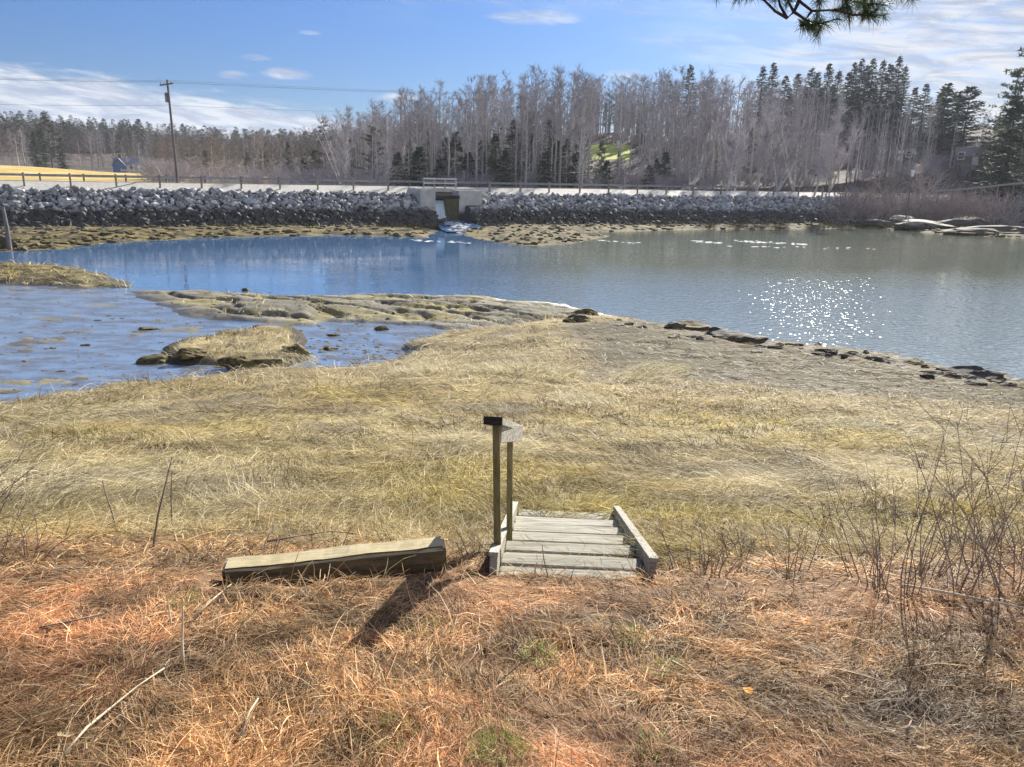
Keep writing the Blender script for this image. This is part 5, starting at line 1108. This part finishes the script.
stalk([(550, 580), (544, 560), (542, 545)], .004, 'bramble', 'thin dark stem rising over the steps')
def leaf(px, py, sz_, mat, label, up=.012):
    c_ = gp(px, py); mb = MB(); ring = []; a0 = random.uniform(0, 6.28)
    for i in range(10):
        a = 6.283 * i / 10; r_ = sz_ * (.62 + .38 * abs(math.cos(a))) * random.uniform(.85, 1.1); ring.append((r_ * math.cos(a + a0), r_ * .7 * math.sin(a + a0), up + .25 * r_ * (math.sin(a) ** 2) + .004 * random.random()))
    mb.add([(0, 0, up + .002)] + ring, [(0, 1 + i, 1 + (i + 1) % 10) for i in range(10)]); o = mb.build('dead_leaf', mat); o.location = c_ + [0, 0, .015]; sol = o.modifiers.new('thick', 'SOLIDIFY'); sol.thickness = .0015; return tag(o, label, 'leaf')
leaf(747, 697, .026, 'dead_leaf', 'bright orange dead leaf on the bank at the lower right')
leaf(955, 601, .016, 'dead_leaf', 'small orange leaf by the fallen birch branch')
leaf(66, 742, .030, 'pale_leaf', 'large pale tan leaf at the lower left corner')
leaf(922, 754, .025, 'pale_leaf', 'pale pinkish leaf on the dark soil at the bottom right')
leaf(845, 703, .015, 'pale_leaf', 'small pale leaf beside the dark soil patch')
leaf(621, 556, .03, 'dead_leaf', 'rusty leaves caught on the wooden steps')

# ------------------------------------------------------------------ pine reaching in overhead
pt = thing('pine_tree', 'long needled pine bough hanging into the top of the view', 'tree', (5.2, .6, gz(5.2, .6) - .1))
TB = np.array(pt.location)
MB().tube([(0, 0, 0), (.05, .03, 2.5), (-.03, .05, 6), (.05, 0, 11)], [.24, .20, .16, .05], 12, True).build('trunk', 'wet_bark', pt)
zc = 4.2
def pp(px, py, dz=0): return at_depth(px, py - 7, zc + dz) - TB
br_ = MB(); tips = []
main = [np.array([0, .02, 4.6]), pp(1080, -150), pp(930, -90), pp(815, -45), pp(800, -12), pp(799, 8), pp(794, 19), pp(787, 25)]
br_.tube(main, [.06, .045, .03, .018, .014, .011, .008, .006], 7)
subs = [[(930, -90), (900, -40, .1), (880, -12, .15), (872, 6, .2), (866, 18, .2)], [(800, -12), (840, 4, .1), (856, 9, .15), (885, 12, .2)], [(799, 8), (812, 18), (835, 17, .1), (850, 13, .15)], [(794, 19), (806, 27), (815, 31), (826, 30)], [(787, 25), (775, 18, -.05), (765, 8, -.1), (752, 0, -.1), (740, -3, -.1)], [(787, 25), (780, 12), (778, 2), (785, -8)], [(794, 19), (788, 8), (792, -4)], [(930, -90), (905, -30, .1), (896, -10), (900, 2)], [(815, -45), (770, -20, -.1), (755, -8, -.1), (745, -2)], [(815, -45), (830, -15, .1), (842, 0, .1), (846, 8, .1)], [(930, -90), (880, -30), (862, -8), (858, 4)], [(812, 18), (800, 33), (806, 32), (812, 36)], [(835, 17), (852, 22, .1), (868, 22, .15), (876, 24, .15)], [(930, -90), (890, -50), (835, -20), (820, -2), (822, 6)], [(815, -45), (760, -30), (718, -12), (712, -5)]]
for sbr in subs:
    P_ = [pp(*q_) for q_ in sbr]; n_ = len(P_); br_.tube(P_, [.008 * (1 - .7 * i / (n_ - 1)) + .001 for i in range(n_)], 5); d_ = norm(P_[-1] - P_[-2]); tips.append((P_[-1], d_, 1.0)); tips.append((P_[-1] * .6 + P_[-2] * .4, d_, .9)); tips.append((P_[-1] * .25 + P_[-2] * .75, d_, .8))
    for j in range(2):
        f = random.random(); s0 = P_[-2] * (1 - f) + P_[-1] * f; d2 = norm(d_ + np.array([random.gauss(0, .6) for _ in range(3)])); e = s0 + d2 * random.uniform(.05, .13); br_.tube([s0, e], [.003, .0015], 4); tips.append((e, d2, .85))
bo = br_.build('bough', 'wet_bark', pt)
nd = MB()
for (c_, d_, k_) in tips:
    for j in range(64):
        s0 = c_ - d_ * random.uniform(0, .07); dd = norm(d_ * random.uniform(.3, 1.1) + np.array([random.gauss(0, .55) for _ in range(3)]) + np.array([0, 0, -.12])); L = random.uniform(.05, .105) * k_; sd = norm(np.cross(dd, [random.gauss(0, 1) for _ in range(3)])) * .0011; mid = s0 + dd * L * .55; e = s0 + dd * L + np.array([0, 0, -.006])
        nd.add([s0 - sd, s0 + sd, mid + sd, mid - sd, e], [(0, 1, 2, 3), (3, 2, 4)])
nd.build('needles', 'needle_green', bo)
